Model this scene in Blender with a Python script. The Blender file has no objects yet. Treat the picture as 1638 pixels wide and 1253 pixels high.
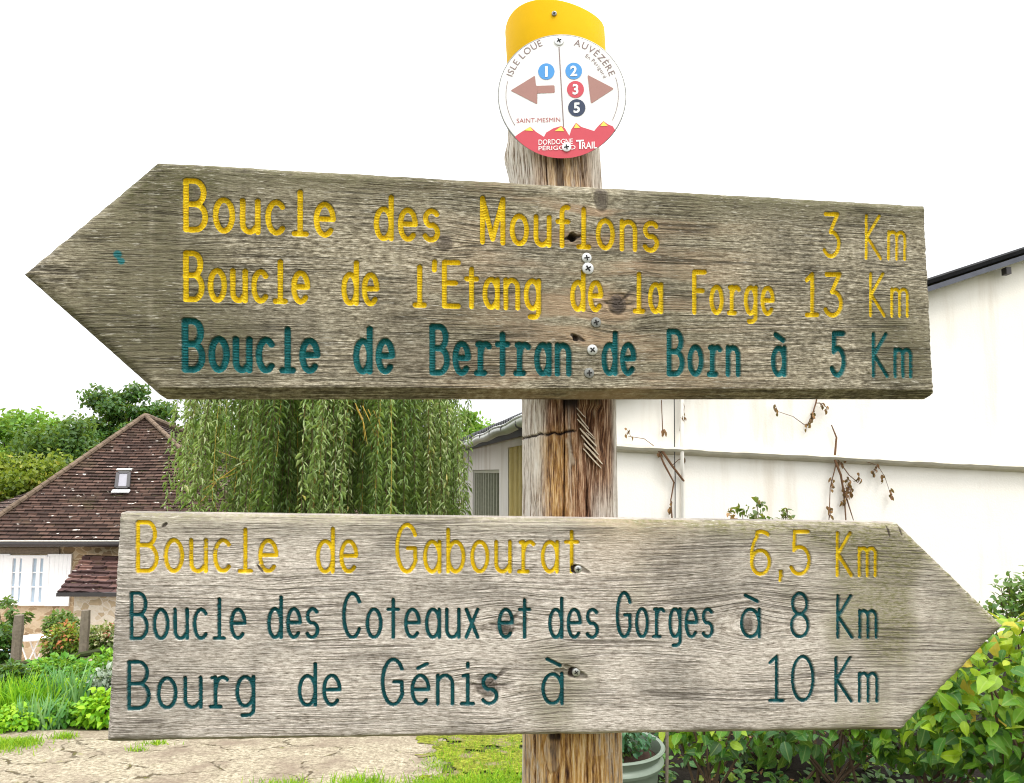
import bpy, bmesh, math, random
import numpy as np
from mathutils import Vector, Matrix
R_ = math.radians
sc = bpy.context.scene
COL = sc.collection
rng = np.random.default_rng(7)
random.seed(7)

# ------------------------------------------------------------------ camera
F_PX, PITCH = 1230.0, math.atan(128.5 / 1230.0)
EYE = np.array([0.0, 0.0, 1.6])
cd = bpy.data.cameras.new('camera')
cd.sensor_width = 36.0
cd.lens = F_PX / 1638.0 * 36.0
cd.clip_start, cd.clip_end = 0.05, 3000
cam = bpy.data.objects.new('camera', cd)
COL.objects.link(cam)
cam.location = EYE
cam.rotation_euler = (R_(90) + PITCH, 0, 0)
sc.camera = cam

# ------------------------------------------------------------------ sky, sun, exposure
SUN_EL, SUN_AZ = R_(60), R_(140)
world = bpy.data.worlds.new('World')
sc.world = world
world.use_nodes = True
wt = world.node_tree
bg = wt.nodes['Background']
sky = wt.nodes.new('ShaderNodeTexSky')
sky.sky_type = 'NISHITA'
sky.sun_disc = False
sky.sun_elevation, sky.sun_rotation = SUN_EL, SUN_AZ
sky.dust_density = 3.0
hs = wt.nodes.new('ShaderNodeHueSaturation')
hs.inputs['Saturation'].default_value = 0.45
hs.inputs['Value'].default_value = 1.0
wt.links.new(sky.outputs[0], hs.inputs['Color'])
# thin bright overcast: pale cloud over most of the sky, a little clear blue left between
tc = wt.nodes.new('ShaderNodeTexCoord')
cn = wt.nodes.new('ShaderNodeTexNoise')
cn.inputs['Scale'].default_value, cn.inputs['Detail'].default_value, cn.inputs['Roughness'].default_value = 2.2, 6.0, 0.55
wt.links.new(tc.outputs['Generated'], cn.inputs['Vector'])
cr = wt.nodes.new('ShaderNodeMapRange')
cr.inputs[1].default_value, cr.inputs[2].default_value, cr.inputs[3].default_value, cr.inputs[4].default_value = 0.3, 0.55, 0.62, 1.0
wt.links.new(cn.outputs[0], cr.inputs[0])
cm = wt.nodes.new('ShaderNodeMix')
cm.data_type = 'RGBA'
sz = wt.nodes.new('ShaderNodeSeparateXYZ')          # overcast: brighter towards the zenith
wt.links.new(tc.outputs['Generated'], sz.inputs[0])
zr_ = wt.nodes.new('ShaderNodeMapRange')
zr_.inputs[1].default_value, zr_.inputs[2].default_value, zr_.inputs[3].default_value, zr_.inputs[4].default_value = 0.1, 1.0, 4.7, 13.0
wt.links.new(sz.outputs[2], zr_.inputs[0])
cc_ = wt.nodes.new('ShaderNodeVectorMath')
cc_.operation = 'SCALE'
cc_.inputs[0].default_value = (0.985, 1.0, 1.02)
wt.links.new(zr_.outputs[0], cc_.inputs['Scale'])
wt.links.new(cc_.outputs[0], cm.inputs[7])
wt.links.new(cr.outputs[0], cm.inputs[0])
wt.links.new(hs.outputs[0], cm.inputs[6])
wt.links.new(cm.outputs[2], bg.inputs['Color'])
bg.inputs['Strength'].default_value = 0.15
sl = bpy.data.lights.new('sun', 'SUN')
sl.energy, sl.angle, sl.color = 0.9, R_(18), (1.0, 0.96, 0.9)
so = bpy.data.objects.new('sun', sl)
COL.objects.link(so)
sdir = Vector((math.sin(SUN_AZ) * math.cos(SUN_EL), math.cos(SUN_AZ) * math.cos(SUN_EL), math.sin(SUN_EL)))
so.rotation_euler = sdir.to_track_quat('Z', 'Y').to_euler()
so.location = (3, -4, 8)
sc.view_settings.view_transform = 'Standard'
sc.view_settings.look = 'None'
sc.view_settings.gamma = 1.0
sc.view_settings.exposure = 0.9
sc.cycles.filter_width = 1.1

# ------------------------------------------------------------------ helpers
CP, SP = math.cos(PITCH), math.sin(PITCH)

def ray(px, py):
    x = (np.asarray(px, float) - 819.0) / F_PX
    z = (626.5 - np.asarray(py, float)) / F_PX
    return np.stack([x, CP - SP * z, SP + CP * z], -1)

def at(px, py, Y):
    "point of the place that stands Y metres in front of the camera under a pixel of the photograph"
    d = ray(px, py)
    return EYE + d * (np.asarray(Y, float) / d[..., 1])[..., None]

def V(p):
    return Vector((float(p[0]), float(p[1]), float(p[2])))

def smooth(t):
    t = np.clip(t, 0, 1)
    return t * t * (3 - 2 * t)

LAT = np.random.default_rng(3).random((512, 512))

def vnoise(x, y, seed=0):
    x = np.asarray(x, float) + seed * 37.17
    y = np.asarray(y, float) + seed * 91.73
    xi, yi = np.floor(x).astype(int), np.floor(y).astype(int)
    fx, fy = x - xi, y - yi
    fx, fy = fx * fx * (3 - 2 * fx), fy * fy * (3 - 2 * fy)
    a, b = LAT[xi % 512, yi % 512], LAT[(xi + 1) % 512, yi % 512]
    c, d = LAT[xi % 512, (yi + 1) % 512], LAT[(xi + 1) % 512, (yi + 1) % 512]
    return (a * (1 - fx) + b * fx) * (1 - fy) + (c * (1 - fx) + d * fx) * fy

def fbm(x, y, seed=0, o=4):
    s, amp, tot = 0, 1.0, 0
    for i in range(o):
        s = s + amp * vnoise(x * 2 ** i, y * 2 ** i, seed + i * 5)
        tot += amp
        amp *= 0.5
    return s / tot

def mesh_np(name, verts, faces, mat=None, smooth_sh=False, attrs=None, uvs=None):
    me = bpy.data.meshes.new(name)
    verts = np.asarray(verts, np.float32)
    if isinstance(faces, np.ndarray):
        nf, k = faces.shape
        me.vertices.add(len(verts))
        me.vertices.foreach_set('co', verts.ravel())
        me.loops.add(nf * k)
        me.loops.foreach_set('vertex_index', faces.astype(np.int32).ravel())
        me.polygons.add(nf)
        me.polygons.foreach_set('loop_start', np.arange(0, nf * k, k, dtype=np.int32))
        me.polygons.foreach_set('loop_total', np.full(nf, k, np.int32))
        me.update(calc_edges=True)
    else:
        me.from_pydata([tuple(map(float, v)) for v in verts], [], [tuple(int(i) for i in f) for f in faces])
    if attrs:
        for an, arr in attrs.items():
            arr = np.asarray(arr, np.float32)
            if arr.ndim == 1:
                a = me.attributes.new(an, 'FLOAT', 'POINT')
                a.data.foreach_set('value', arr)
            else:
                a = me.attributes.new(an, 'FLOAT_VECTOR', 'POINT')
                a.data.foreach_set('vector', arr.ravel())
    if mat:
        me.materials.append(mat)
    if smooth_sh:
        me.polygons.foreach_set('use_smooth', np.ones(len(me.polygons), bool))
    me.validate()
    return me

def tag(o, label=None, cat=None, group=None, kind=None):
    if label: o['label'] = label
    if cat: o['category'] = cat
    if group: o['group'] = group
    if kind: o['kind'] = kind
    return o

def link(name, me, parent=None):
    o = bpy.data.objects.new(name, me)
    COL.objects.link(o)
    if parent is not None:
        o.parent = parent
        off = Vector((0, 0, 0))
        p = parent
        if p.type == 'EMPTY':
            off = p.location
        o.matrix_parent_inverse = Matrix.Translation(-off)
    return o

def thing(name, loc, label, cat, group=None):
    o = bpy.data.objects.new(name, None)
    o.empty_display_size = 0.1
    COL.objects.link(o)
    o.location = V(loc)
    return tag(o, label, cat, group)

class MB:
    "collects simple solids into one mesh"
    def __init__(s):
        s.v, s.f = [], []
    def add(s, vs, fs):
        n = len(s.v)
        s.v += [tuple(map(float, v)) for v in vs]
        s.f += [tuple(i + n for i in f) for f in fs]
        return s
    def box(s, c, size, ax=None):
        ax = ax or (Vector((1, 0, 0)), Vector((0, 1, 0)), Vector((0, 0, 1)))
        c = V(c)
        vs = [c + ax[0] * (size[0] / 2 * i) + ax[1] * (size[1] / 2 * j) + ax[2] * (size[2] / 2 * k)
              for i in (-1, 1) for j in (-1, 1) for k in (-1, 1)]
        return s.add(vs, [(0, 1, 3, 2), (4, 6, 7, 5), (0, 4, 5, 1), (2, 3, 7, 6), (0, 2, 6, 4), (1, 5, 7, 3)])
    def bar(s, a, b, w, h, up=(0, 0, 1)):
        a, b = V(a), V(b)
        d = (b - a)
        L = d.length
        d.normalize()
        x = d.cross(Vector(up)).normalized()
        z = x.cross(d)
        return s.box((a + b) / 2, (L, w, h), (d, x, z))
    def tube(s, pts, rad, n=8, cap=True):
        pts = [V(p) for p in pts]
        if not hasattr(rad, '__len__'): rad = [rad] * len(pts)
        base = len(s.v)
        ref = Vector((0.3, 0.2, 1)) if abs((pts[-1] - pts[0]).normalized().z) < 0.9 else Vector((1, 0.2, 0))
        for i, p in enumerate(pts):
            d = (pts[min(i + 1, len(pts) - 1)] - pts[max(i - 1, 0)]).normalized()
            x = d.cross(ref).normalized()
            y = d.cross(x)
            for k in range(n):
                a = 2 * math.pi * k / n
                q = p + (x * math.cos(a) + y * math.sin(a)) * rad[i]
                s.v.append(tuple(q))
        for i in range(len(pts) - 1):
            for k in range(n):
                a, b = base + i * n + k, base + i * n + (k + 1) % n
                s.f.append((a, b, b + n, a + n))
        if cap:
            s.f.append(tuple(base + k for k in range(n))[::-1])
            s.f.append(tuple(base + (len(pts) - 1) * n + k for k in range(n)))
        return s
    def lathe(s, c, prof, n=32, ax=None):
        ax = ax or (Vector((1, 0, 0)), Vector((0, 1, 0)), Vector((0, 0, 1)))
        c = V(c)
        base = len(s.v)
        for r, z in prof:
            for k in range(n):
                a = 2 * math.pi * k / n
                s.v.append(tuple(c + ax[0] * (r * math.cos(a)) + ax[1] * (r * math.sin(a)) + ax[2] * z))
        for i in range(len(prof) - 1):
            for k in range(n):
                a, b = base + i * n + k, base + i * n + (k + 1) % n
                s.f.append((a, b, b + n, a + n))
        return s
    def build(s, name, mat, parent=None, smooth_sh=False):
        me = bpy.data.meshes.new(name)
        me.from_pydata(s.v, [], s.f)
        me.materials.append(mat)
        me.validate()
        bm = bmesh.new()
        bm.from_mesh(me)
        bmesh.ops.recalc_face_normals(bm, faces=bm.faces)
        bm.to_mesh(me)
        bm.free()
        if smooth_sh:
            me.polygons.foreach_set('use_smooth', np.ones(len(me.polygons), bool))
            try: me.set_sharp_from_angle(angle=R_(40))
            except Exception: pass
        return link(name, me, parent)

# ------------------------------------------------------------------ material helpers
class NT:
    def __init__(s, name):
        s.m = bpy.data.materials.new(name)
        s.m.use_nodes = True
        s.t = s.m.node_tree
        s.b = s.t.nodes['Principled BSDF']
        s.out = s.t.nodes['Material Output']
    def n(s, typ, props=None, **ins):
        nd = s.t.nodes.new('ShaderNode' + typ)
        for k, v in (props or {}).items(): setattr(nd, k, v)
        for k, v in ins.items(): s.set(nd.inputs[int(k[1:]) if k[0] == 'i' and k[1:].isdigit() else k.replace('_', ' ')], v)
        return nd
    def set(s, sock, v):
        if isinstance(v, bpy.types.NodeSocket): s.t.links.new(v, sock)
        elif isinstance(v, bpy.types.Node): s.t.links.new(v.outputs[0], sock)
        elif isinstance(v, (tuple, list)) and len(v) == 3 and sock.type == 'RGBA': sock.default_value = (*v, 1)
        else: sock.default_value = v
    def math(s, op, a, b=0.0, clamp=False):
        nd = s.n('Math', {'operation': op, 'use_clamp': clamp}, i0=a, i1=b)
        return nd.outputs[0]
    def mix(s, f, a, b, blend='MIX'):
        nd = s.t.nodes.new('ShaderNodeMix')
        nd.data_type = 'RGBA'
        nd.blend_type = blend
        s.set(nd.inputs[0], f); s.set(nd.inputs[6], a); s.set(nd.inputs[7], b)
        return nd.outputs[2]
    def ramp(s, f, stops):
        nd = s.n('ValToRGB', None, Fac=f)
        e = nd.color_ramp.elements
        while len(e) < len(stops): e.new(0.5)
        for i, (p, c) in enumerate(stops):
            e[i].position = p
            e[i].color = (*c, 1) if len(c) == 3 else c
        return nd.outputs[0]
    def step(s, f, a, b):
        nd = s.n('MapRange', {'interpolation_type': 'SMOOTHSTEP'}, Value=f)
        nd.inputs[1].default_value = a; nd.inputs[2].default_value = b
        return nd.outputs[0]
    def attr(s, name, vec=False):
        nd = s.n('Attribute', {'attribute_name': name})
        return nd.outputs[1] if vec else nd.outputs[2]
    def noise(s, vec, scale, detail=4, rough=0.55, dist=0.0):
        nd = s.n('TexNoise', None, Scale=scale, Detail=detail, Roughness=rough, Distortion=dist)
        if vec is not None: s.set(nd.inputs['Vector'], vec)
        return nd.outputs[0]
    def mul(s, vec, v3):
        return s.n('VectorMath', {'operation': 'MULTIPLY'}, i0=vec, i1=v3).outputs[0]
    def pos(s):
        return s.n('NewGeometry').outputs['Position']
    def bump(s, h, strength, dist):
        nd = s.n('Bump', None, Height=h, Strength=strength, Distance=dist)
        s.set(s.b.inputs['Normal'], nd.outputs[0])
    def fin(s, col=None, rough=0.8, spec=0.3, metal=0.0):
        if col is not None: s.set(s.b.inputs['Base Color'], col)
        s.set(s.b.inputs['Roughness'], rough)
        s.set(s.b.inputs['Specular IOR Level'], spec)
        s.set(s.b.inputs['Metallic'], metal)
        return s.m

def plain(name, col, rough=0.7, spec=0.3, metal=0.0, var=0.25, scale=30, bump=0.0):
    t = NT(name)
    n = t.noise(t.pos(), scale, 6, 0.6)
    c = t.mix(n, tuple(x * (1 - var) for x in col), tuple(min(1, x * (1 + var)) for x in col))
    if bump: t.bump(n, 0.5, bump)
    return t.fin(c, rough, spec, metal)

def leaf_mat(name, stops, trans=0.35, gloss=0.35, rib=0.0):
    t = NT(name)
    r = t.attr('rnd')
    c = t.ramp(r, stops)
    n = t.noise(t.pos(), 25, 3)
    c = t.mix(t.math('MULTIPLY', n, 0.5), c, tuple(x * 0.55 for x in stops[0][1]))
    if rib:
        c = t.mix(t.math('MULTIPLY', t.step(t.attr('mid'), 0.055, 0.015), rib), c, t.mix(0.45, c, (0.55, 0.62, 0.2)))
        sp = t.noise(t.pos(), 130, 3, 0.6)
        c = t.mix(t.math('MULTIPLY', t.step(sp, 0.60, 0.70), 0.5), c, t.mix(r, (0.10, 0.09, 0.02), (0.45, 0.28, 0.05)))
        t.bump(t.noise(t.pos(), 160, 2), 0.5, 0.004)
    t.fin(c, gloss, 0.35)
    tr = t.n('BsdfTranslucent', None, Color=t.mix(0.5, c, (0.45, 0.6, 0.06), 'MIX'))
    mx = t.n('MixShader', None, Fac=trans)
    t.set(mx.inputs[1], t.b.outputs[0]); t.set(mx.inputs[2], tr.outputs[0])
    t.t.links.new(mx.outputs[0], t.out.inputs[0])
    return t.m

# ------------------------------------------------------------------ materials
def mat_board(name, tones, redc, mossc, lineness, teals, ring):
    t = NT(name)
    gc = t.attr('gc', True)
    n1 = t.noise(t.mul(gc, (75, 780, 1)), 1.0, 3, 0.7)          # short fibres
    n2 = t.noise(t.mul(gc, (9, 150, 1)), 1.0, 4, 0.6)
    n3 = t.noise(t.mul(gc, (140, 330, 1)), 1.0, 5, 0.75)
    n4 = t.noise(t.mul(gc, (7, 11, 1)), 1.0, 5, 0.6)
    g = t.math('ADD', t.math('MULTIPLY', n1, 0.40), t.math('ADD', t.math('MULTIPLY', n2, 0.12), t.math('MULTIPLY', n3, 0.48)))
    base = t.ramp(g, [(0.375, tones[0]), (0.445, tones[1]), (0.51, tones[2]), (0.585, tones[3])])
    def rings(scale, w):
        nn = t.noise(t.mul(gc, scale), 1.0, 2, 0.45)
        return t.step(t.math('ABSOLUTE', t.math('SUBTRACT', nn, 0.5)), w, w * 0.25)
    lines = t.math('MAXIMUM', t.math('MULTIPLY', rings((2.2, 105, 1), 0.020), 0.9), t.math('MULTIPLY', rings((4.5, 260, 2), 0.03), 0.5))
    sv = t.n('SeparateXYZ', None, Vector=gc).outputs[1]
    wob = t.math('MULTIPLY', t.noise(t.mul(gc, (2.5, 16, 1)), 1.0, 3, 0.5), 5.0)
    wv = t.math('SINE', t.math('ADD', t.math('MULTIPLY', sv, 2 * math.pi / ring), t.math('MULTIPLY', wob, 2 * math.pi)))
    lines = t.math('MAXIMUM', lines, t.math('MULTIPLY', t.step(wv, 0.62, 1.0), 0.62))
    base = t.mix(t.attr('red'), base, t.mix(g, tuple(x * .45 for x in redc), tuple(x * 1.5 for x in redc)))
    base = t.mix(t.step(n4, 0.46, 0.66), base, t.mix(0.45, base, (0.085, 0.075, 0.055)))
    mossm = t.math('MULTIPLY', t.attr('moss'), t.step(t.math('ADD', n3, t.math('MULTIPLY', n1, .4)), 0.48, 0.82), True)
    base = t.mix(mossm, base, mossc)
    drip = t.noise(t.mul(gc, (42, 5, 4)), 1.0, 4, 0.65)
    base = t.mix(t.math('MULTIPLY', t.step(drip, 0.52, 0.74), 0.15), base, tuple(x * 1.1 for x in tones[3]))
    # dark open grain lines
    patch = t.step(t.noise(t.mul(gc, (9, 24, 1)), 1.0, 4, 0.6), 0.40, 0.56)
    ln = t.math('MULTIPLY', t.math('MULTIPLY', lines, patch), lineness)
    base = t.mix(ln, base, tuple(x * 0.55 for x in tones[0]))
    n5 = t.noise(t.mul(gc, (75, 520, 1)), 1.0, 4, 0.7)
    base = t.mix(t.math('MULTIPLY', t.math('MULTIPLY', t.step(n5, 0.545, 0.69), t.attr('lich_lit')), 0.75), base, (0.62, 0.58, 0.48))
    base = t.mix(t.attr('knot'), base, t.mix(n3, (0.015, 0.012, 0.01), (0.12, 0.09, 0.07)))
    yel = t.mix(t.noise(gc, 90, 4), (0.86, 0.56, 0.003), (0.96, 0.71, 0.010))
    teal = t.mix(t.noise(gc, 90, 4), teals[0], teals[1])
    yel = t.mix(t.math('MULTIPLY', t.step(t.noise(t.mul(gc, (60, 90, 3)), 1.0, 5, 0.7), 0.50, 0.66), t.math('ADD', 0.25, t.math('MULTIPLY', t.attr('wear'), 0.8)), True), yel, (0.40, 0.235, 0.02))
    pc = t.mix(t.attr('yel'), teal, yel)
    wear = t.step(t.math('ADD', t.noise(t.mul(gc, (110, 190, 1)), 1.0, 5, 0.7), t.math('ADD', 0.03, t.math('MULTIPLY', t.attr('wear'), 0.42))), 0.76, 0.88)
    pf = t.math('MULTIPLY', t.attr('paint'), t.math('SUBTRACT', 1.0, t.math('MULTIPLY', wear, 0.85)), True)
    col = t.mix(pf, base, pc)
    h = t.math('SUBTRACT', t.math('ADD', t.math('MULTIPLY', n1, 0.8), t.math('MULTIPLY', n3, 0.5)), t.math('MULTIPLY', ln, 0.6))
    t.bump(h, 0.9, 0.0022)
    return t.fin(col, t.math('SUBTRACT', 0.85, t.math('MULTIPLY', pf, 0.35)), 0.3)

M = {}
M['board_up'] = mat_board('weathered_wood_dark', [(0.045, 0.035, 0.020), (0.165, 0.137, 0.09), (0.325, 0.28, 0.195), (0.66, 0.59, 0.45)],
                          (0.43, 0.29, 0.18), (0.105, 0.098, 0.042), 0.85, ((0.002, 0.085, 0.092), (0.010, 0.215, 0.22)), 0.0062)
M['board_lo'] = mat_board('weathered_wood_pale', [(0.155, 0.127, 0.10), (0.40, 0.343, 0.285), (0.58, 0.512, 0.44), (0.80, 0.73, 0.645)],
                          (0.50, 0.37, 0.24), (0.19, 0.175, 0.075), 0.8, ((0.002, 0.060, 0.068), (0.006, 0.14, 0.15)), 0.0058)

def mat_post():
    t = NT('post_wood')
    pc = t.attr('pc', True)              # arc length, height
    n1 = t.noise(t.mul(pc, (850, 34, 1)), 1.0, 6, 0.72)
    n2 = t.noise(t.mul(pc, (190, 12, 1)), 1.0, 5, 0.68)
    n3 = t.noise(t.mul(pc, (300, 90, 1)), 1.0, 5, 0.7)
    g = t.math('ADD', t.math('MULTIPLY', n1, 0.6), t.math('MULTIPLY', n2, 0.4))
    grey = t.ramp(g, [(0.38, (0.03, 0.02, 0.014)), (0.445, (0.26, 0.19, 0.13)), (0.49, (0.66, 0.58, 0.48)), (0.57, (0.88, 0.84, 0.76))])
    brown = t.ramp(g, [(0.38, (0.018, 0.008, 0.006)), (0.455, (0.085, 0.038, 0.020)), (0.51, (0.27, 0.13, 0.065)), (0.575, (0.64, 0.45, 0.30))])
    orange = t.ramp(g, [(0.39, (0.08, 0.03, 0.010)), (0.45, (0.36, 0.17, 0.04)), (0.52, (0.64, 0.37, 0.11)), (0.6, (0.86, 0.68, 0.42))])
    c = t.mix(t.attr('bark'), grey, brown)
    c = t.mix(t.math('MULTIPLY', t.attr('oran'), t.step(t.math('ADD', n2, t.math('MULTIPLY', n3, .5)), 0.55, 0.85)), c, orange)
    c = t.mix(t.attr('cut'), c, t.mix(n3, (0.46, 0.36, 0.25), (0.66, 0.56, 0.42)))
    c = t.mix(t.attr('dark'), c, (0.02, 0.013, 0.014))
    t.bump(t.math('ADD', n1, t.math('MULTIPLY', n3, .5)), t.math('SUBTRACT', 0.9, t.math('MULTIPLY', t.attr('flat'), 0.8)), 0.003)
    c = t.mix(t.math('MULTIPLY', t.attr('flat'), t.math('SUBTRACT', 1.0, t.math('MAXIMUM', t.attr('cut'), t.attr('dark')))), c, (0.16, 0.10, 0.06))
    return t.fin(c, 0.85, 0.2)
M['post'] = mat_post()
M['yellow_sheet'] = plain('yellow_sheet', (0.72, 0.415, 0.0), 0.7, 0.12, 0, 0.09, 45)
M['disc'] = plain('white_enamel', (0.78, 0.765, 0.745), 0.35, 0.4, 0, 0.04, 40)
M['edge_dark'] = plain('disc_edge', (0.16, 0.05, 0.06), 0.5)
M['p_brown'] = plain('print_brown', (0.38, 0.20, 0.17), 0.5, 0.3, 0, 0.06, 80)
M['p_grey'] = plain('print_grey', (0.24, 0.17, 0.16), 0.5, 0.3, 0, 0.1, 80)
M['p_blue'] = plain('print_blue', (0.075, 0.30, 0.66), 0.5, 0.3, 0, 0.06, 80)
M['p_red'] = plain('print_red', (0.58, 0.075, 0.10), 0.5, 0.3, 0, 0.06, 80)
M['p_pink'] = plain('print_pink', (0.42, 0.115, 0.115), 0.5, 0.3, 0, 0.06, 80)
M['p_navy'] = plain('print_navy', (0.04, 0.055, 0.1), 0.5, 0.3, 0, 0.06, 80)
M['p_white'] = plain('print_white', (0.85, 0.84, 0.82), 0.5, 0.3, 0, 0.03, 80)
M['p_yellow'] = plain('print_yellow', (0.8, 0.68, 0.12), 0.5, 0.3, 0, 0.05, 80)
M['steel'] = plain('screw_steel', (0.62, 0.62, 0.6), 0.35, 0.5, 0.85, 0.25, 500)
M['steel_dull'] = plain('screw_dull', (0.26, 0.26, 0.24), 0.5, 0.5, 0.7, 0.4, 500)
M['black'] = plain('black_slot_shade', (0.015, 0.014, 0.013), 0.7)  # painted shade of the screw slots, a cross standing proud

def mat_ground():
    t = NT('earth_and_moss')
    p = t.pos()
    n = t.noise(p, 2.2, 6, 0.65)
    n2 = t.noise(p, 35, 5, 0.7)
    soil = t.mix(n2, (0.035, 0.024, 0.016), (0.16, 0.115, 0.075))
    moss = t.mix(n2, (0.035, 0.048, 0.014), (0.13, 0.145, 0.05))
    c = t.mix(t.step(n, 0.40, 0.54), soil, moss)
    t.bump(n2, 0.8, 0.02)
    return t.fin(c, 0.95, 0.1)
M['ground'] = mat_ground()

def mat_path():
    t = NT('worn_stone_track')
    p = t.pos()
    w = t.n('VectorMath', {'operation': 'ADD'}, i0=p, i1=t.mul(t.n('TexNoise', None, Vector=p, Scale=2.5, Detail=4).outputs[1], (0.55, 0.55, 0.0))).outputs[0]
    vo = t.n('TexVoronoi', {'feature': 'DISTANCE_TO_EDGE'}, Vector=t.mul(w, (1.25, 2.3, 0)), Scale=1.0).outputs[0]
    n = t.noise(p, 3.0, 6, 0.65)
    n2 = t.noise(p, 42, 7, 0.8)
    n3 = t.noise(p, 9, 5, 0.7)
    c = t.ramp(n2, [(0.36, (0.125, 0.10, 0.062)), (0.47, (0.31, 0.262, 0.18)), (0.6, (0.54, 0.475, 0.35))])
    c = t.mix(t.step(n, 0.42, 0.7), c, t.mix(n2, (0.10, 0.075, 0.05), (0.38, 0.30, 0.22)))
    crack = t.math('MULTIPLY', t.step(t.math('ADD', vo, t.math('MULTIPLY', t.math('SUBTRACT', n2, 0.5), 0.03)), 0.014, 0.004), t.step(n3, 0.45, 0.56))
    c = t.mix(crack, c, (0.12, 0.09, 0.045))
    ms = t.math('MULTIPLY', t.step(vo, 0.09, 0.0), t.step(n3, 0.60, 0.70))
    c = t.mix(ms, c, t.mix(n2, (0.10, 0.12, 0.015), (0.34, 0.36, 0.05)))
    h = t.math('SUBTRACT', t.math('ADD', n2, n3), t.math('MULTIPLY', crack, 2.0))
    t.bump(h, 0.8, 0.015)
    return t.fin(c, 0.9, 0.2)
M['path'] = mat_path()

def mat_tiles(name, u, v, cols):
    t = NT(name)
    uv = t.attr('uvw', True)
    br = t.n('TexBrick', {'offset': 0.5}, Vector=uv, Scale=1.0, Mortar_Size=0.012, Mortar_Smooth=0.3, Bias=0.0, Brick_Width=u, Row_Height=v)
    br.inputs['Color1'].default_value = (0, 0, 0, 1); br.inputs['Color2'].default_value = (1, 1, 1, 1); br.inputs['Mortar'].default_value = (0, 0, 0, 1)
    n = t.noise(uv, 1.3, 5, 0.6)
    n2 = t.noise(uv, 18, 4, 0.7)
    c = t.ramp(t.math('ADD', t.math('MULTIPLY', br.outputs[0], 0.5), t.math('MULTIPLY', n2, 0.5)), [(0.15, cols[0]), (0.5, cols[1]), (0.85, cols[2])])
    c = t.mix(t.step(n, 0.5, 0.75), c, t.mix(n2, (0.045, 0.032, 0.02), (0.14, 0.10, 0.055)))
    sp = t.noise(t.mul(uv, (4.5, 9, 1)), 1.0, 2, 0.5)
    c = t.mix(t.step(sp, 0.665, 0.70), c, (0.62, 0.56, 0.5))
    c = t.mix(t.math('MULTIPLY', br.outputs[1], 0.75), c, (0.02, 0.013, 0.01))
    t.bump(t.math('ADD', n2, br.outputs[0]), 0.4, 0.02)
    return t.fin(c, 0.9, 0.2)
M['tiles'] = mat_tiles('old_clay_tiles', 0.19, 0.105, [(0.030, 0.019, 0.015), (0.076, 0.044, 0.034), (0.15, 0.088, 0.066)])
M['tiles_big'] = mat_tiles('porch_tiles', 0.24, 0.2, [(0.04, 0.022, 0.021), (0.10, 0.055, 0.05), (0.24, 0.13, 0.10)])

def mat_stone(name, cols, joint, sc_):
    t = NT(name)
    p = t.pos()
    w = t.n('VectorMath', {'operation': 'ADD'}, i0=p, i1=t.mul(t.n('TexNoise', None, Vector=p, Scale=5, Detail=3).outputs[1], (0.15, 0.15, 0.15))).outputs[0]
    vo = t.n('TexVoronoi', None, Vector=t.mul(w, sc_), Scale=1.0)
    ve = t.n('TexVoronoi', {'feature': 'DISTANCE_TO_EDGE'}, Vector=t.mul(w, sc_), Scale=1.0).outputs[0]
    c = t.ramp(t.n('SeparateColor', None, Color=vo.outputs[1]).outputs[0], [(0, cols[0]), (0.5, cols[1]), (1, cols[2])])
    c = t.mix(t.step(ve, 0.08, 0.02), c, joint)
    c = t.mix(t.math('MULTIPLY', t.noise(p, 14, 5, .7), 0.5), c, (0.24, 0.17, 0.1))
    t.bump(ve, 0.5, 0.03)
    return t.fin(c, 0.9, 0.2)
M['stone'] = mat_stone('rubble_stone', [(0.25, 0.175, 0.10), (0.43, 0.325, 0.20), (0.60, 0.5, 0.36)], (0.58, 0.48, 0.33), (6, 6, 9))
M['stone_pale'] = mat_stone('pale_rubble_stone', [(0.5, 0.4, 0.26), (0.72, 0.64, 0.5), (0.8, 0.75, 0.64)], (0.8, 0.75, 0.66), (7, 7, 10))
M['white_paint'] = plain('white_paint', (0.85, 0.86, 0.87), 0.5, 0.3, 0, 0.06, 12)
M['pane'] = plain('window_glass', (0.42, 0.52, 0.62), 0.08, 0.6, 0, 0.2, 5)
M['curtain_pane'] = plain('roof_window_glass', (0.24, 0.23, 0.26), 0.2, 0.6, 0, 0.25, 6)
M['zinc'] = plain('zinc', (0.50, 0.50, 0.46), 0.45, 0.5, 0.4, 0.25, 8)
M['dark_metal'] = plain('dark_metal', (0.06, 0.055, 0.055), 0.5, 0.4, 0.3, 0.2, 20)
M['old_timber'] = plain('old_timber', (0.20, 0.165, 0.125), 0.9, 0.2, 0, 0.5, 35, 0.01)

def mat_render(name='cream_render', dirt=0.45, k=1.0):
    t = NT(name)
    p = t.pos()
    n = t.noise(p, 1.6, 6, 0.6)
    n2 = t.noise(p, 45, 5, 0.7)
    st = t.noise(t.mul(p, (3, 3, 0.35)), 1.0, 5, 0.6)
    c = t.mix(n, tuple(k * x for x in (0.85, 0.80, 0.71)), tuple(k * x for x in (0.90, 0.87, 0.81)))
    c = t.mix(t.math('MULTIPLY', t.step(st, 0.5, 0.75), dirt), c, (0.55 * k, 0.46 * k, 0.34 * k))
    c = t.mix(t.math('MULTIPLY', t.step(n2, 0.6, 0.8), 0.3), c, (0.6, 0.53, 0.43))
    t.bump(n2, 0.4, 0.008)
    return t.fin(c, 0.9, 0.2)
M['render'] = mat_render()
M['render_side'] = mat_render('weathered_shaded_render', 0.8, 0.66)  # side wall: weathering and its shaded tone both put into the colour
M['ledge'] = plain('pale_ledge', (0.62, 0.58, 0.48), 0.9, 0.2, 0, 0.35, 5, 0.02)  # duller cream than the wall render
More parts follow.
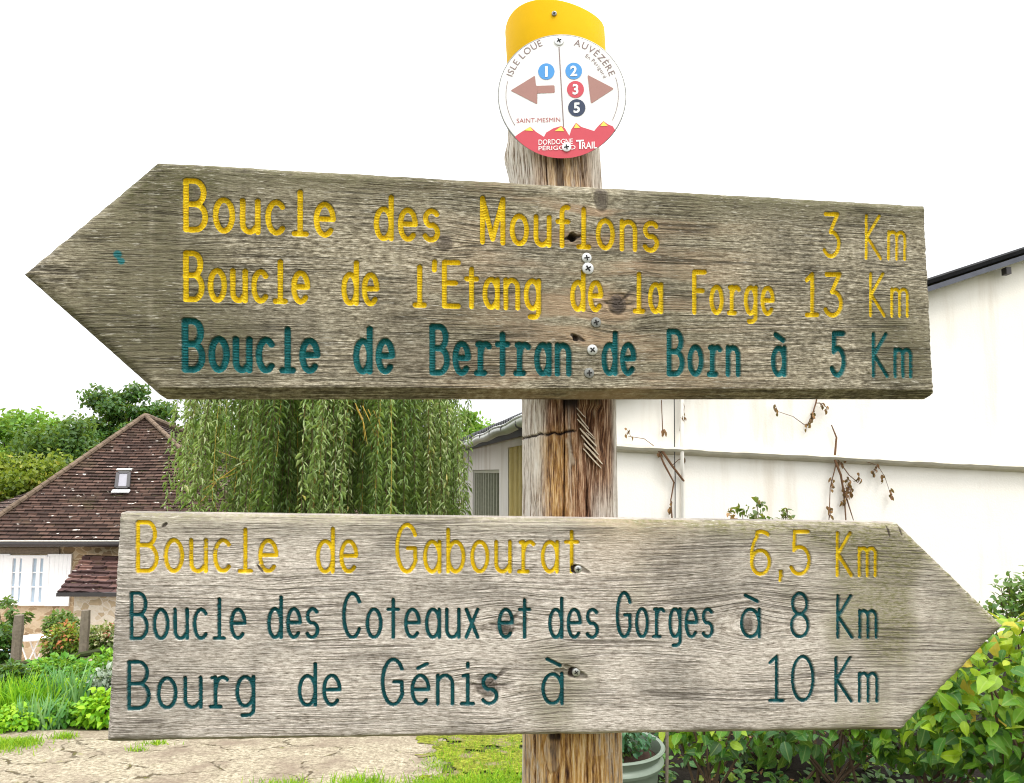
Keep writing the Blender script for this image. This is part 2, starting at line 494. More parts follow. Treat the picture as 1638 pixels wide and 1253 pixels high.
M['fibre'] = plain('fibre_cement', (0.075, 0.075, 0.08), 0.85, 0.2, 0, 0.5, 6)
M['yellow_door'] = plain('ochre_sheet', (0.52, 0.42, 0.16), 0.6, 0.3, 0, 0.3, 7)
M['grille'] = plain('grey_green_grille', (0.33, 0.33, 0.25), 0.6, 0.3, 0.1, 0.3, 20)
M['dim_glass'] = plain('dim_glass', (0.05, 0.075, 0.055), 0.2, 0.5, 0, 0.4, 3)
M['vine'] = plain('dry_vine', (0.16, 0.085, 0.045), 0.9, 0.2, 0, 0.4, 40)
M['twig'] = plain('twig', (0.10, 0.065, 0.04), 0.9, 0.2, 0, 0.4, 40)
M['trunk'] = plain('tree_bark', (0.09, 0.07, 0.05), 0.95, 0.1, 0, 0.5, 12, 0.03)
M['yel_twig'] = plain('yellow_twig', (0.55, 0.36, 0.07), 0.7, 0.2, 0, 0.3, 30)
M['pot'] = plain('sage_glaze', (0.16, 0.20, 0.15), 0.4, 0.4, 0, 0.2, 14)
M['soil'] = plain('potting_soil', (0.05, 0.03, 0.022), 0.95, 0.1, 0, 0.5, 80, 0.01)
M['table_white'] = plain('table_white', (0.86, 0.86, 0.85), 0.4, 0.4, 0, 0.03, 10)
M['pale_blue'] = plain('pale_blue_plastic', (0.2, 0.5, 0.72), 0.4, 0.4, 0, 0.08, 10)
def mat_moss():
    t = NT('verge_moss')
    p = t.pos()
    n2 = t.noise(p, 40, 6, 0.75); n = t.noise(p, 7, 5, 0.65)
    c = t.ramp(n2, [(0.36, (0.05, 0.055, 0.008)), (0.5, (0.17, 0.19, 0.02)), (0.64, (0.36, 0.38, 0.05))])
    c = t.mix(t.step(n, 0.52, 0.66), c, t.mix(n2, (0.10, 0.07, 0.04), (0.36, 0.28, 0.18)))
    t.bump(n2, 0.8, 0.015)
    return t.fin(c, 0.95, 0.1)
M['moss'] = mat_moss()
M['bed_soil'] = plain('dark_bed_soil', (0.013, 0.010, 0.007), 0.95, 0.1, 0, 0.6, 40, 0.03)
M['terrace'] = plain('terrace_gravel', (0.62, 0.5, 0.43), 0.9, 0.2, 0, 0.25, 20, 0.01)

L_OAK = leaf_mat('oak_leaves', [(0, (0.024, 0.068, 0.016)), (0.6, (0.061, 0.162, 0.027)), (1, (0.121, 0.270, 0.041))], 0.3)
L_BRIGHT = leaf_mat('bright_tree_leaves', [(0, (0.078, 0.186, 0.019)), (0.5, (0.171, 0.372, 0.034)), (1, (0.341, 0.589, 0.078))], 0.4)
L_YEL = leaf_mat('yellowing_leaves', [(0, (0.07, 0.13, 0.012)), (0.5, (0.19, 0.26, 0.025)), (0.85, (0.36, 0.40, 0.04)), (1, (0.52, 0.46, 0.06))], 0.4)
L_WIL = leaf_mat('willow_leaves', [(0, (0.10, 0.18, 0.05)), (0.35, (0.28, 0.42, 0.13)), (0.7, (0.52, 0.64, 0.27)), (0.93, (0.80, 0.82, 0.52)), (1, (0.80, 0.66, 0.2))], 0.42)
L_HYD = leaf_mat('hydrangea_leaves', [(0, (0.010, 0.055, 0.010)), (0.32, (0.035, 0.16, 0.014)), (0.58, (0.17, 0.38, 0.014)), (0.82, (0.42, 0.58, 0.02)), (0.95, (0.66, 0.66, 0.03)), (1, (0.66, 0.48, 0.05))], 0.35, 0.42, 0.45)
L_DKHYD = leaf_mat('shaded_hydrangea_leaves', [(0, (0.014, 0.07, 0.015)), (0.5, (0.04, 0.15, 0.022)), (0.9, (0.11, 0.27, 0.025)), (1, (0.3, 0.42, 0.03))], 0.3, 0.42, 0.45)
L_ROSE = leaf_mat('rose_leaves', [(0, (0.05, 0.09, 0.022)), (0.6, (0.11, 0.17, 0.04)), (0.85, (0.3, 0.13, 0.05)), (1, (0.42, 0.2, 0.06))], 0.3, 0.4)
L_SHRUB = leaf_mat('small_shrub_leaves', [(0, (0.036, 0.096, 0.018)), (0.6, (0.090, 0.192, 0.036)), (1, (0.192, 0.300, 0.060))], 0.3, 0.4)
L_LIME = leaf_mat('lime_leaves', [(0, (0.06, 0.26, 0.006)), (0.5, (0.24, 0.56, 0.010)), (1, (0.52, 0.76, 0.03))], 0.4, 0.45)
L_MID = leaf_mat('garden_leaves', [(0, (0.039, 0.169, 0.019)), (0.5, (0.111, 0.351, 0.029)), (1, (0.312, 0.598, 0.039))], 0.35, 0.45)
L_IRIS = leaf_mat('iris_leaves', [(0, (0.07, 0.24, 0.07)), (0.5, (0.16, 0.38, 0.12)), (1, (0.32, 0.54, 0.22))], 0.3, 0.45)
L_SILV = leaf_mat('silver_leaves', [(0, (0.16, 0.22, 0.14)), (0.6, (0.34, 0.40, 0.31)), (1, (0.5, 0.55, 0.46))], 0.2, 0.6)
L_POT = leaf_mat('pot_plant_leaves', [(0, (0.02, 0.08, 0.03)), (0.6, (0.05, 0.17, 0.07)), (1, (0.14, 0.3, 0.14))], 0.25, 0.35)
L_FLOW = leaf_mat('flowering_leaves', [(0, (0.050, 0.125, 0.019)), (0.45, (0.125, 0.237, 0.025)), (0.68, (0.375, 0.425, 0.037)), (0.72, (0.625, 0.163, 0.075)), (0.85, (0.750, 0.250, 0.125)), (0.9, (0.150, 0.250, 0.037)), (1, (0.500, 0.525, 0.075))], 0.3, 0.5)
L_CREAM = leaf_mat('cream_flower_leaves', [(0, (0.05, 0.10, 0.02)), (0.6, (0.13, 0.2, 0.03)), (0.66, (0.62, 0.58, 0.3)), (0.95, (0.72, 0.68, 0.42)), (1, (0.6, 0.08, 0.1))], 0.3, 0.5)
L_DRY = leaf_mat('dry_leaves', [(0, (0.12, 0.055, 0.03)), (0.6, (0.25, 0.11, 0.05)), (1, (0.42, 0.22, 0.09))], 0.2, 0.7)
L_GRASS = leaf_mat('grass_blades', [(0, (0.08, 0.24, 0.008)), (0.5, (0.26, 0.52, 0.014)), (1, (0.56, 0.72, 0.04))], 0.4, 0.5)

# ------------------------------------------------------------------ terrain
def gz(x, y):
    x, y = np.asarray(x, float), np.asarray(y, float)
    k = 1 - 0.62 * smooth((x + 0.4) / 2.2)
    z = -1.9 * smooth((y - 3.5) / 11.0) * k
    z = z + 6.0 * smooth((y - 45) / 200.0)
    return z + 0.03 * (fbm(x * 0.7, y * 0.7, 2) - 0.5) * smooth(np.abs(y) / 3)

def sheet(name, mat, xs, ys, dz, keep=None):
    X, Y = np.meshgrid(xs, ys)
    Z = gz(X, Y) + dz
    nx = len(xs)
    idx = np.arange(X.size).reshape(X.shape)
    f = np.stack([idx[:-1, :-1], idx[:-1, 1:], idx[1:, 1:], idx[1:, :-1]], -1)
    if keep is not None:
        cx = (X[:-1, :-1] + X[1:, 1:]) / 2
        cy = (Y[:-1, :-1] + Y[1:, 1:]) / 2
        f = f[keep(cx, cy)]
    f = f.reshape(-1, 4)
    used, inv = np.unique(f, return_inverse=True)
    v = np.stack([X, Y, Z], -1).reshape(-1, 3)[used]
    return link(name, mesh_np(name, v, inv.reshape(-1, 4), mat, True))

gx = np.concatenate([np.linspace(-1500, -40, 14), np.linspace(-36, -8.5, 20), np.arange(-8, 8.01, 0.2), np.linspace(8.5, 36, 20), np.linspace(40, 1500, 14)])
gy = np.concatenate([np.linspace(-300, -12, 8), np.arange(-10, 2, 0.5), np.arange(2, 18, 0.2), np.linspace(18.5, 60, 50), np.linspace(65, 2500, 40)])
tag(sheet('ground', M['ground'], gx, gy, 0.0), kind='structure')

def path_keep(x, y):
    e = 0.5 * (fbm(x * 1.6, y * 1.6, 11) - 0.5)
    far = 5.42 + e * 0.5
    near = 3.9 - 0.25 * (x + 1.5) * 0 + e * 0.9
    right = -0.2 + e * 1.0 - 0.25 * (y - 4)
    return (y < far) & (y > near - 1.2 * smooth((-1.0 - x) / 1.0)) & (x < right)
tag(sheet('path', M['path'], np.arange(-7, 1.0, 0.02), np.arange(2.2, 5.9, 0.02), 0.006, path_keep), kind='structure')
tag(sheet('flower_bed', M['bed_soil'], np.arange(.3, 6.0, 0.05), np.arange(3.0, 8.4, 0.05), 0.006, lambda x, y: (x > .55 + .35 * (fbm(x * 2, y * 2, 14) - .5) - .1 * (y - 4)) & (y > 3.2 + .3 * (fbm(x * 2, y * 2, 15) - .5))), kind='structure')
tag(sheet('moss_verge', M['moss'], np.arange(-.7, .6, 0.012), np.arange(3.5, 5.8, 0.012), 0.010, lambda x, y: (x > -.36 - .14 * (y - 4) + .5 * (fbm(x * 5, y * 5, 16) - .5)) & (x < .42 + .3 * (fbm(x * 4, y * 4, 17) - .5)) & (y < 5.6) & (fbm(x * 9, y * 9, 18) > .33)), kind='structure')
tag(sheet('terrace', M['terrace'], np.arange(-12, -3.0, 0.2), np.arange(10.6, 14.3, 0.1), 0.012), kind='structure')

# ------------------------------------------------------------------ stroke font (router lettering)
def arc(cx, cy, rx, ry, a0, a1, n=14):
    a = np.radians(np.linspace(a0, a1, n))
    return [(cx + rx * math.cos(t), cy + ry * math.sin(t)) for t in a]

XH = 0.64
def oval(w, h=XH, y0=0.0):
    return arc(w / 2, y0 + h / 2, w / 2, h / 2, 90, 450, 28)

GL = {   # width, strokes; cap height 1
 'B': (.46, [[(0, 0), (0, 1)], [(0, 1), (.22, 1)] + arc(.22, .765, .2, .235, 90, -90) + [(0, .53)], [(.22, .53)] + arc(.22, .265, .24, .265, 90, -90) + [(0, 0)]]),
 'M': (.56, [[(0, 0), (0, 1), (.28, .08), (.56, 1), (.56, 0)]]),
 'E': (.42, [[(.42, 1), (0, 1), (0, 0), (.42, 0)], [(0, .53), (.34, .53)]]),
 'F': (.40, [[(.40, 1), (0, 1), (0, 0)], [(0, .54), (.32, .54)]]),
 'K': (.42, [[(0, 0), (0, 1)], [(.38, 1), (.02, .5), (.42, 0)]]),
 'G': (.50, [arc(.26, .5, .26, .5, 35, 330, 26) + [(.47, .3), (.47, .5), (.28, .5)]]),
 'C': (.48, [arc(.26, .5, .26, .5, 38, 322, 26)]),
 'o': (.40, [oval(.40)]),
 'u': (.36, [[(0, XH), (0, .17)] + arc(.165, .17, .165, .17, 180, 330, 10) + [(.36, .14)], [(.36, XH), (.36, 0)]]),
 'c': (.38, [arc(.2, XH / 2, .2, XH / 2, 45, 315, 20)]),
 'l': (.28, [[(.14, .87), (.14, 0)], [(0, 0), (.28, 0)]]),
 'e': (.40, [[(.01, .33), (.395, .33)] + arc(.2, XH / 2, .2, XH / 2, 2, 315, 24)]),
 'd': (.40, [oval(.40), [(.40, .9), (.40, 0)]]),
 'b': (.40, [oval(.40), [(0, .9), (0, 0)]]),
 'a': (.38, [oval(.38), [(.38, XH), (.38, 0)]]),
 'g': (.38, [oval(.38), [(.38, XH), (.38, -.08)] + arc(.24, -.08, .14, .12, 0, -90, 8) + [(.12, -.2)]]),
 's': (.36, [arc(.19, .475, .165, .165, 35, 250, 14) + arc(.17, .165, .18, .165, 75, -150, 16)]),
 'n': (.36, [[(0, XH), (0, 0)], [(0, .5)] + arc(.18, .44, .18, .2, 160, 0, 10) + [(.36, 0)]]),
 'm': (.48, [[(0, XH), (0, 0)], [(0, .5)] + arc(.12, .5, .12, .14, 170, 0, 8) + [(.24, 0)], [(.24, .5)] + arc(.36, .5, .12, .14, 170, 0, 8) + [(.48, 0)]]),
 'r': (.40, [[(.05, XH - .01), (.12, XH), (.12, 0)], [(.01, 0), (.24, 0)], [(.12, .40)] + arc(.29, .44, .15, .20, 165, 48, 9)]),
 't': (.30, [[(.15, .86), (.15, 0)], [(0, XH), (.30, XH)]]),
 'f': (.30, [arc(.22, .78, .12, .12, 70, 180, 7) + [(.10, 0)], [(-.02, .56), (.26, .56)]]),
 'i': (.28, [[(.04, XH - .02), (.15, XH), (.15, 0)], [(0, 0), (.28, 0)], [(.15, .83), (.15, .90)]]),
 'x': (.34, [[(0, XH), (.34, 0)], [(.34, XH), (0, 0)]]),
 "'": (.10, [[(.06, 1), (.05, .82)]]),
 ',': (.10, [[(.06, .06), (.03, -.14)], [(.04, .06), (.06, -.05)]]),
 '1': (.28, [[(0, .86), (.15, 1), (.15, 0)], [(0, 0), (.29, 0)]]),
 '3': (.40, [[(0, 1), (.36, 1), (.15, .57)] + arc(.17, .28, .23, .29, 80, -150, 18)]),
 '5': (.42, [[(.40, 1), (.06, 1), (.04, .56)] + arc(.18, .32, .24, .32, 105, -150, 20)]),
 '6': (.44, [arc(.23, .86, .2, .14, 30, 120, 6) + arc(.30, .45, .30, .52, 125, 185, 8) + arc(.22, .28, .22, .28, 180, -180, 26)]),
 '8': (.44, [arc(.22, .76, .19, .24, -90, 270, 24), arc(.22, .26, .22, .26, 90, 450, 26)]),
 '0': (.46, [oval(.46, 1.0)]),
}
GL['\u00e9'] = (GL['e'][0], GL['e'][1] + [[(.14, .80), (.36, .90)]])
GL['\u00e0'] = (GL['a'][0], GL['a'][1] + [[(.08, .97), (.34, .83)]])

def word_strokes(txt, x0, yb0, x1, yb1, cap0, cap1, hw):
    "pixel polylines of one carved word; x0..x1 outer extent, baselines and cap heights at both ends"
    gap = 0.15 + 2 * hw / cap0
    tot = sum(GL[c][0] for c in txt) + gap * (len(txt) - 1)
    out, u = [], 0.0
    X0, X1 = x0 + hw, x1 - hw
    for c in txt:
        w, st = GL[c]
        for s in st:
            pl = []
            for (gxx, gyy) in s:
                q = (u + gxx) / tot
                cap = cap0 + (cap1 - cap0) * q - 2 * hw
                pl.append((X0 + (X1 - X0) * q, yb0 + (yb1 - yb0) * q - hw - gyy * cap))
            out.append(pl)
        u += w + gap
    return out

# text lines: (label, colour, half width px, [(word, x0, base0, x1, base1, cap0, cap1, wear)])
UP_LINES = [
 ('yellow carved line reading Boucle des Mouflons 3 Km', 1, 4.1, [('Boucle', 293, 371, 537, 380, 86, 84, 0.1), ('des', 598, 385, 705, 388, 82, 80, 0.1),
   ('Mouflons', 768, 391, 1056, 405, 78, 76, 0.05), ('3', 1317, 413, 1346, 413, 74, 74, .3), ('Km', 1383, 416, 1451, 418, 74, 73, .28)]),
 ('yellow carved line reading Boucle de l\'Etang de la Forge 13 Km', 1, 4.1, [('Boucle', 293, 483, 496, 487, 82, 80, 0), ('de', 546, 489, 607, 490, 80, 80, 0),
   ("l'Etang", 660, 492, 866, 498, 78, 77, 0), ('de', 912, 499, 966, 500, 76, 76, 0), ('la', 1012, 502, 1062, 503, 76, 76, 0),
   ('Forge', 1107, 504, 1241, 506, 73, 72, 0), ('13', 1287, 508, 1350, 508, 73, 73, .1), ('Km', 1390, 508, 1455, 509, 73, 73, .15)]),
 ('teal carved line reading Boucle de Bertran de Born \u00e0 5 Km', 0, 4.7, [('Boucle', 291, 596, 512, 598, 87, 84, 0), ('de', 565, 599, 632, 599, 85, 85, 0),
   ('Bertran', 687, 601, 915, 603, 83, 80, 0), ('de', 962, 602, 1019, 602, 80, 80, 0), ('Born', 1066, 603, 1186, 604, 77, 76, 0),
   ('\u00e0', 1233, 604, 1260, 604, 75, 75, 0), ('5', 1328, 605, 1355, 605, 76, 76, .1), ('Km', 1394, 605, 1461, 606, 74, 74, .35)]),
]
LO_LINES = [
 ('yellow carved line reading Boucle de Gabourat 6,5 Km', 1, 3.1, [('Boucle', 217, 917, 445, 917, 84, 82, .22), ('de', 505, 918, 573, 918, 82, 82, .05),
   ('Gabourat', 632, 918, 927, 918, 81, 80, .05), ('6,5', 1200, 922, 1298, 922, 74, 74, .15), ('Km', 1337, 924, 1404, 924, 74, 74, .3)]),
 ('teal carved line reading Boucle des Coteaux et des Gorges \u00e0 8 Km', 0, 2.8, [('Boucle', 207, 1025, 394, 1024, 78, 77, 0), ('des', 427, 1023, 511, 1023, 77, 77, 0),
   ('Coteaux', 547, 1023, 767, 1023, 76, 75, 0), ('et', 796, 1023, 850, 1023, 75, 75, 0), ('des', 877, 1023, 959, 1023, 75, 75, 0),
   ('Gorges', 985, 1022, 1143, 1022, 76, 74, 0), ('\u00e0', 1184, 1022, 1218, 1022, 74, 74, 0), ('8', 1264, 1022, 1296, 1022, 75, 75, 0), ('Km', 1338, 1023, 1405, 1023, 72, 72, .1)]),
 ('teal carved line reading Bourg de G\u00e9nis \u00e0 10 Km', 0, 2.85, [('Bourg', 203, 1137, 408, 1133, 80, 79, 0), ('de', 476, 1132, 546, 1131, 79, 79, 0),
   ('G\u00e9nis', 609, 1131, 798, 1129, 78, 77, 0), ('\u00e0', 866, 1129, 902, 1129, 79, 79, 0), ('10', 1229, 1124, 1304, 1124, 76, 76, 0), ('Km', 1335, 1125, 1406, 1125, 75, 75, .1)]),
]

# ------------------------------------------------------------------ the signpost
def rotm(a, b, c):
    Rz = np.array([[math.cos(a), -math.sin(a), 0], [math.sin(a), math.cos(a), 0], [0, 0, 1]])
    Rx = np.array([[1, 0, 0], [0, math.cos(b), -math.sin(b)], [0, math.sin(b), math.cos(b)]])
    Ry = np.array([[math.cos(c), 0, math.sin(c)], [0, 1, 0], [-math.sin(c), 0, math.cos(c)]])
    return Rz @ Rx @ Ry

class Board:
    def __init__(s, X, Z, yaw, lean, roll):
        s.C = np.array([X, 0.80, Z]); s.R = rotm(yaw, lean, roll)
    def loc(s, px, py):                      # pixel -> coordinates on the board's face
        d = ray(px, py)
        n = s.R[:, 1]
        k = ((s.C - EYE) @ n) / (d @ n)
        p = EYE + d * np.asarray(k)[..., None] - s.C
        return np.stack([p @ s.R[:, 0], p @ s.R[:, 2]], -1)
    def world(s, x, z, y):
        return s.C + x[..., None] * s.R[:, 0] + y[..., None] * s.R[:, 1] + z[..., None] * s.R[:, 2]

PX = 1520.0      # pixels of the photograph per metre at the boards
STEP = 0.00066

def make_board(parent, B, corners, left, lines, mat, ribs, knots, holes, gouges, dents, seed, label):
    P = [B.loc(*c) for c in corners]         # TL TR BR BL tip
    TL, TR, BR, BL, TIP = P
    H = (np.linalg.norm(TL - BL) + np.linalg.norm(TR - BR)) / 2
    W = np.linalg.norm(TR - TL) + 0.13
    nr, nc = int(H / STEP), int(W / STEP)
    s = np.linspace(0, 1, nr)
    a, b = (TL, BL) if left else (TR, BR)
    st = (a[1] - TIP[1]) / (a[1] - b[1])
    s[np.argmin(abs(s - st))] = st
    tipside = np.where((s <= st)[:, None], a + (TIP - a) * (s / st)[:, None], TIP + (b - TIP) * ((s - st) / (1 - st))[:, None])
    c, d = (TR, BR) if left else (TL, BL)
    flat = c + (d - c) * s[:, None]
    Lr, Rr = (tipside, flat) if left else (flat, tipside)
    t = np.linspace(0, 1, nc)
    G = Lr[:, None, :] + (Rr - Lr)[:, None, :] * t[None, :, None]
    x, z = G[..., 0].copy(), G[..., 1].copy()
    # distance to the outline
    poly = [TIP, TL, TR, BR, BL] if left else [TL, TR, TIP, BR, BL]
    ed = np.full(x.shape, 9.0)
    for i in range(5):
        p, q = poly[i], poly[(i + 1) % 5]
        e = (q - p) / np.linalg.norm(q - p)
        ed = np.minimum(ed, np.abs((x - p[0]) * e[1] - (z - p[1]) * e[0]))
    top = np.abs((x - TL[0]) * (TR - TL)[1] - (z - TL[1]) * (TR - TL)[0]) / np.linalg.norm(TR - TL)
    bot = np.abs((x - BL[0]) * (BR - BL)[1] - (z - BL[1]) * (BR - BL)[0]) / np.linalg.norm(BR - BL)
    r = 0.011 + 0.003 * (fbm(x * 9, z * 9, seed) - 0.5)
    q = np.clip(r - ed, 0, r)
    y = r - np.sqrt(np.maximum(r * r - q * q, 0))          # rounded arris, pushed back from the face
    low = bot
    if left:
        e_ = (BL - TIP) / np.linalg.norm(BL - TIP)
        dg_ = np.abs((x - TIP[0]) * e_[1] - (z - TIP[1]) * e_[0])
        tipf = np.hypot(x - TIP[0], z - TIP[1])
        low = np.minimum(bot, dg_ + 0.0045 + 0.012 * smooth(1 - tipf / 0.06))
    rb = (0.0108 if left else 0.007) + 0.002 * (fbm(x * 14, z * 3, seed + 6) - 0.5)
    y = np.maximum(y, np.clip(rb - low, 0, None) * 2.0)
    # wavy, split arris
    jag = (fbm(x * 60, z * 260, seed + 3, 3) - 0.5) * 0.004 * np.exp(-ed / 0.006)
    y = y + jag
    # grain field, deflected round the knots
    v = z + 0.006 * (fbm(x * 2.2, z * 3, seed + 1) - 0.5) + 0.012 * (vnoise(x * 1.4, z * 0.7, seed + 2) - 0.5)
    knot = np.zeros(x.shape)
    for (kx, ky, krx, kry, push, dk) in knots:
        kc = B.loc(kx, ky)
        du, dv = x - kc[0], z - kc[1]
        rx, ry = krx / PX, kry / PX
        v = v - push / PX * np.tanh(dv / (ry * 1.2)) * np.exp(-(du / (rx * 3.0)) ** 2) * np.exp(-np.abs(dv) / (ry * 3))
        rr = np.sqrt((du / rx) ** 2 + (dv / ry) ** 2)
        rr = rr + 0.35 * (fbm(x * 160, z * 160, seed + 9) - 0.5)
        m = smooth((1.15 - rr) / 0.35)
        knot = np.maximum(knot, m * dk * np.clip(0.80 + 0.12 * np.sin(rr * 16 + du * 900) + 0.5 * smooth(1 - rr) , 0, 1.1))
        y = y + 0.0008 * smooth((1.1 - np.abs(rr - 1.0) * 4)) * dk
        if dk > 0.75:      # radiating checks
            ang = np.arctan2(dv, du)
            chk = np.maximum(smooth((np.cos(ang - 0.75) - 0.988) / 0.01) * smooth((2.6 - rr) / 1.2), smooth((np.cos(ang - 0.08) - 0.992) / 0.007) * smooth((2.3 - rr) / 1.0))
            chk = np.maximum(chk, smooth((np.cos(ang - 3.0) - 0.992) / 0.007) * smooth((1.9 - rr) / .8))
            knot = np.maximum(knot, chk * 0.8); y = y + chk * 0.001
    y = y + 0.0006 * (fbm(x * 8, v * 240, seed + 4, 3) - 0.5) + 0.0012 * (fbm(x * 5, z * 8, seed + 5) - 0.5)
    for (gx0, gy0, gx1, gy1, gw, gd, dark) in gouges:
        p, q2 = B.loc(gx0, gy0), B.loc(gx1, gy1)
        e = q2 - p
        tt = np.clip(((x - p[0]) * e[0] + (z - p[1]) * e[1]) / (e @ e), 0, 1)
        dd = np.hypot(x - p[0] - tt * e[0], z - p[1] - tt * e[1])
        w = gw / PX * (0.7 + 0.9 * fbm(x * 90, z * 220, seed + 8, 2)) * (0.45 + np.sin(np.pi * np.clip(tt * .8 + .1, 0, 1)) * .55)
        m = smooth((w - dd) / (w * 0.5 + 1e-9))
        y = y + m * gd; knot = np.maximum(knot, m * dark)
    paint = np.zeros(x.shape); yel = np.zeros(x.shape); wear = np.zeros(x.shape)
    which = np.zeros(x.shape, int)
    zt, zb = min(TL[1], TR[1]), max(BL[1], BR[1])
    for li, (lab, isy, hw, words) in enumerate(lines):
        for (txt, x0, yb0, x1, yb1, c0, c1, wr) in words:
            hwl = hw * (0.78 if (txt == 'Km' and left) else 1.0) * (0.9 if (txt in ('3',)) else 1)
            for pl in word_strokes(txt, x0, yb0, x1, yb1, c0, c1, hwl):
                pts = B.loc(np.array([p[0] for p in pl]), np.array([p[1] for p in pl]))
                Rm = hwl / PX
                acc = rng.random() * 0.003
                for p, q2 in zip(pts[:-1], pts[1:]):
                    e = q2 - p
                    L = np.linalg.norm(e)
                    if L < 1e-6: continue
                    pad = Rm * 1.8
                    lo, hi = np.minimum(p, q2) - pad, np.maximum(p, q2) + pad
                    # rows whose height range meets the stroke
                    rmask = (np.maximum(Lr[:, 1], Rr[:, 1]) >= lo[1]) & (np.minimum(Lr[:, 1], Rr[:, 1]) <= hi[1])
                    ri = np.nonzero(rmask)[0]
                    if not len(ri): continue
                    r0, r1 = ri[0], ri[-1] + 1
                    t0 = ((lo[0] - Lr[r0:r1, 0]) / (Rr[r0:r1, 0] - Lr[r0:r1, 0])).min()
                    t1 = ((hi[0] - Lr[r0:r1, 0]) / (Rr[r0:r1, 0] - Lr[r0:r1, 0])).max()
                    c0i, c1i = max(0, int(t0 * nc) - 1), min(nc, int(t1 * nc) + 2)
                    sl_ = (slice(r0, r1), slice(c0i, c1i))
                    xx, zz = x[sl_] - p[0], z[sl_] - p[1]
                    tt = np.clip((xx * e[0] + zz * e[1]) / (L * L), 0, 1)
                    dd = np.hypot(xx - tt * e[0], zz - tt * e[1])
                    rag = 1.0 + 0.09 * (vnoise(x[sl_] * 700, z[sl_] * 700, seed) - 0.5)
                    rn = dd / (Rm * rag)
                    prof = np.clip(1 - rn ** 5, 0, 1) ** .6
                    if ribs:
                        prof = prof * (0.92 + 0.11 * np.sin((acc + tt * L) * 2 * np.pi / 0.0027))
                    dep = prof * Rm * (1.35 if ribs else 1.7)
                    cur = GRO[sl_] if False else None
                    gr = make_board.groove[sl_] if make_board.groove is not None and make_board.groove.shape == x.shape else None
                    if gr is None:
                        make_board.groove = np.zeros(x.shape)
                        gr = make_board.groove[sl_]
                    np.maximum(gr, dep, out=gr)
                    pm = smooth((1.04 - rn) / 0.14)
                    sel = pm > paint[sl_]
                    np.maximum(paint[sl_], pm, out=paint[sl_])
                    yel[sl_][sel] = isy
                    wear[sl_][sel] = wr
                    w_ = which[sl_]
                    w_[rn < 1.45] = li + 1
                    acc += L
    y = y + make_board.groove
    make_board.groove = None
    for (hx, hy, hr, dp) in holes:
        hc = B.loc(hx, hy)
        rr = np.hypot(x - hc[0], (z - hc[1])) * PX / hr + 0.3 * (vnoise(x * 500, z * 500, seed) - .5)
        m = smooth((1.1 - rr) / 0.3)
        y = y + m * dp; knot = np.maximum(knot, m); paint = paint * (1 - m)
    for (dx, dy, dr, wv) in dents:       # paint loss patches over lettering
        dc = B.loc(dx, dy)
        rr = np.hypot(x - dc[0], z - dc[1]) * PX / dr
        wear = np.maximum(wear, wv * smooth((1.2 - rr) / 0.7))
    # stains
    big = fbm(x * 6, z * 6, seed + 20)
    fine = fbm(x * 26, z * 40, seed + 21)
    if left:
        moss = 0.8 * smooth((big - 0.42) / 0.25) + 0.9 * np.exp(-top / 0.02) + 0.35 * smooth((0.05 - top) / 0.05)
        xr = x - B.loc(960, 450)[0]
        red = 0.85 * np.exp(-(xr / 0.13) ** 2) * smooth((fbm(x * 7, v * 60, seed + 23) - 0.36) / 0.25)
        moss = moss * (1 - 0.75 * np.exp(-(xr / 0.12) ** 2))
        moss = moss * (0.25 + 0.75 * smooth((bot - 0.006) / 0.03))
        xl = (x - B.loc(1420, 450)[0])
        lich_lit = 0.8 * smooth((fine - 0.50) / 0.1) + 0.9 * smooth((xl + 0.03) / 0.07) * smooth((fine - 0.42) / 0.12) + 0.25
        for (lx, ly, lr) in ((1360, 408, 7), (1305, 462, 6), (1440, 610, 14), (1392, 590, 10)):
            lc = B.loc(lx, ly)
            m = smooth((1.1 - np.hypot(x - lc[0], z - lc[1]) * PX / lr) / .5)
            lich_lit = np.maximum(lich_lit, 1.6 * m * smooth((fbm(x * 300, z * 300, 5) - .4) / .1)); y = y - 0.0012 * m * fbm(x * 400, z * 400, 7)
        for (sx, sy, sr) in ((188, 407, 6), (194, 418, 5), (190, 414, 3)):      # splashes of teal paint
            kc = B.loc(sx, sy)
            m = smooth((1.15 - np.hypot(x - kc[0], z - kc[1]) * PX / sr) / .4)
            paint = np.maximum(paint, m)
    else:
        tipd = np.abs(x - TIP[0])
        moss = 0.9 * np.exp(-top / 0.012) + 0.75 * smooth((big - 0.50) / 0.16) + 0.75 * np.exp(-tipd / 0.10) + 0.9 * np.exp(-ed / 0.008) * smooth((0.3 - tipd) / 0.1)
        red = 0.75 * smooth((x - B.loc(880, 900)[0]) / 0.06) * np.exp(-((x - B.loc(985, 900)[0]) / 0.09) ** 2) * np.exp(-top / 0.035)
        lich_lit = 0.5 * smooth((fine - 0.55) / 0.1) * np.exp(-top / 0.05) + 0.8 * smooth((0.1 - tipd) / 0.05) * smooth((fine - .47) / .1) + 0.8 * np.exp(-top / 0.008)  # last term paints the sky-lit top arris pale; the rest is lichen
    knot, moss, lich_lit, red = [np.clip(k, 0, 1) for k in (knot, moss, lich_lit, red)]
    Wd = B.world(x, z, y)
    idx = np.arange(x.size).reshape(x.shape)
    quads = np.stack([idx[:-1, :-1], idx[1:, :-1], idx[1:, 1:], idx[:-1, 1:]], -1)
    wq = np.maximum(np.maximum(which[:-1, :-1], which[1:, :-1]), np.maximum(which[1:, 1:], which[:-1, 1:]))
    gc = np.stack([x + seed * 3.3, v, np.zeros_like(x)], -1).reshape(-1, 3)
    A = dict(gc=gc, paint=paint.ravel(), yel=yel.ravel(), wear=wear.ravel(), knot=knot.ravel(), moss=moss.ravel(), lich_lit=lich_lit.ravel(), red=red.ravel())
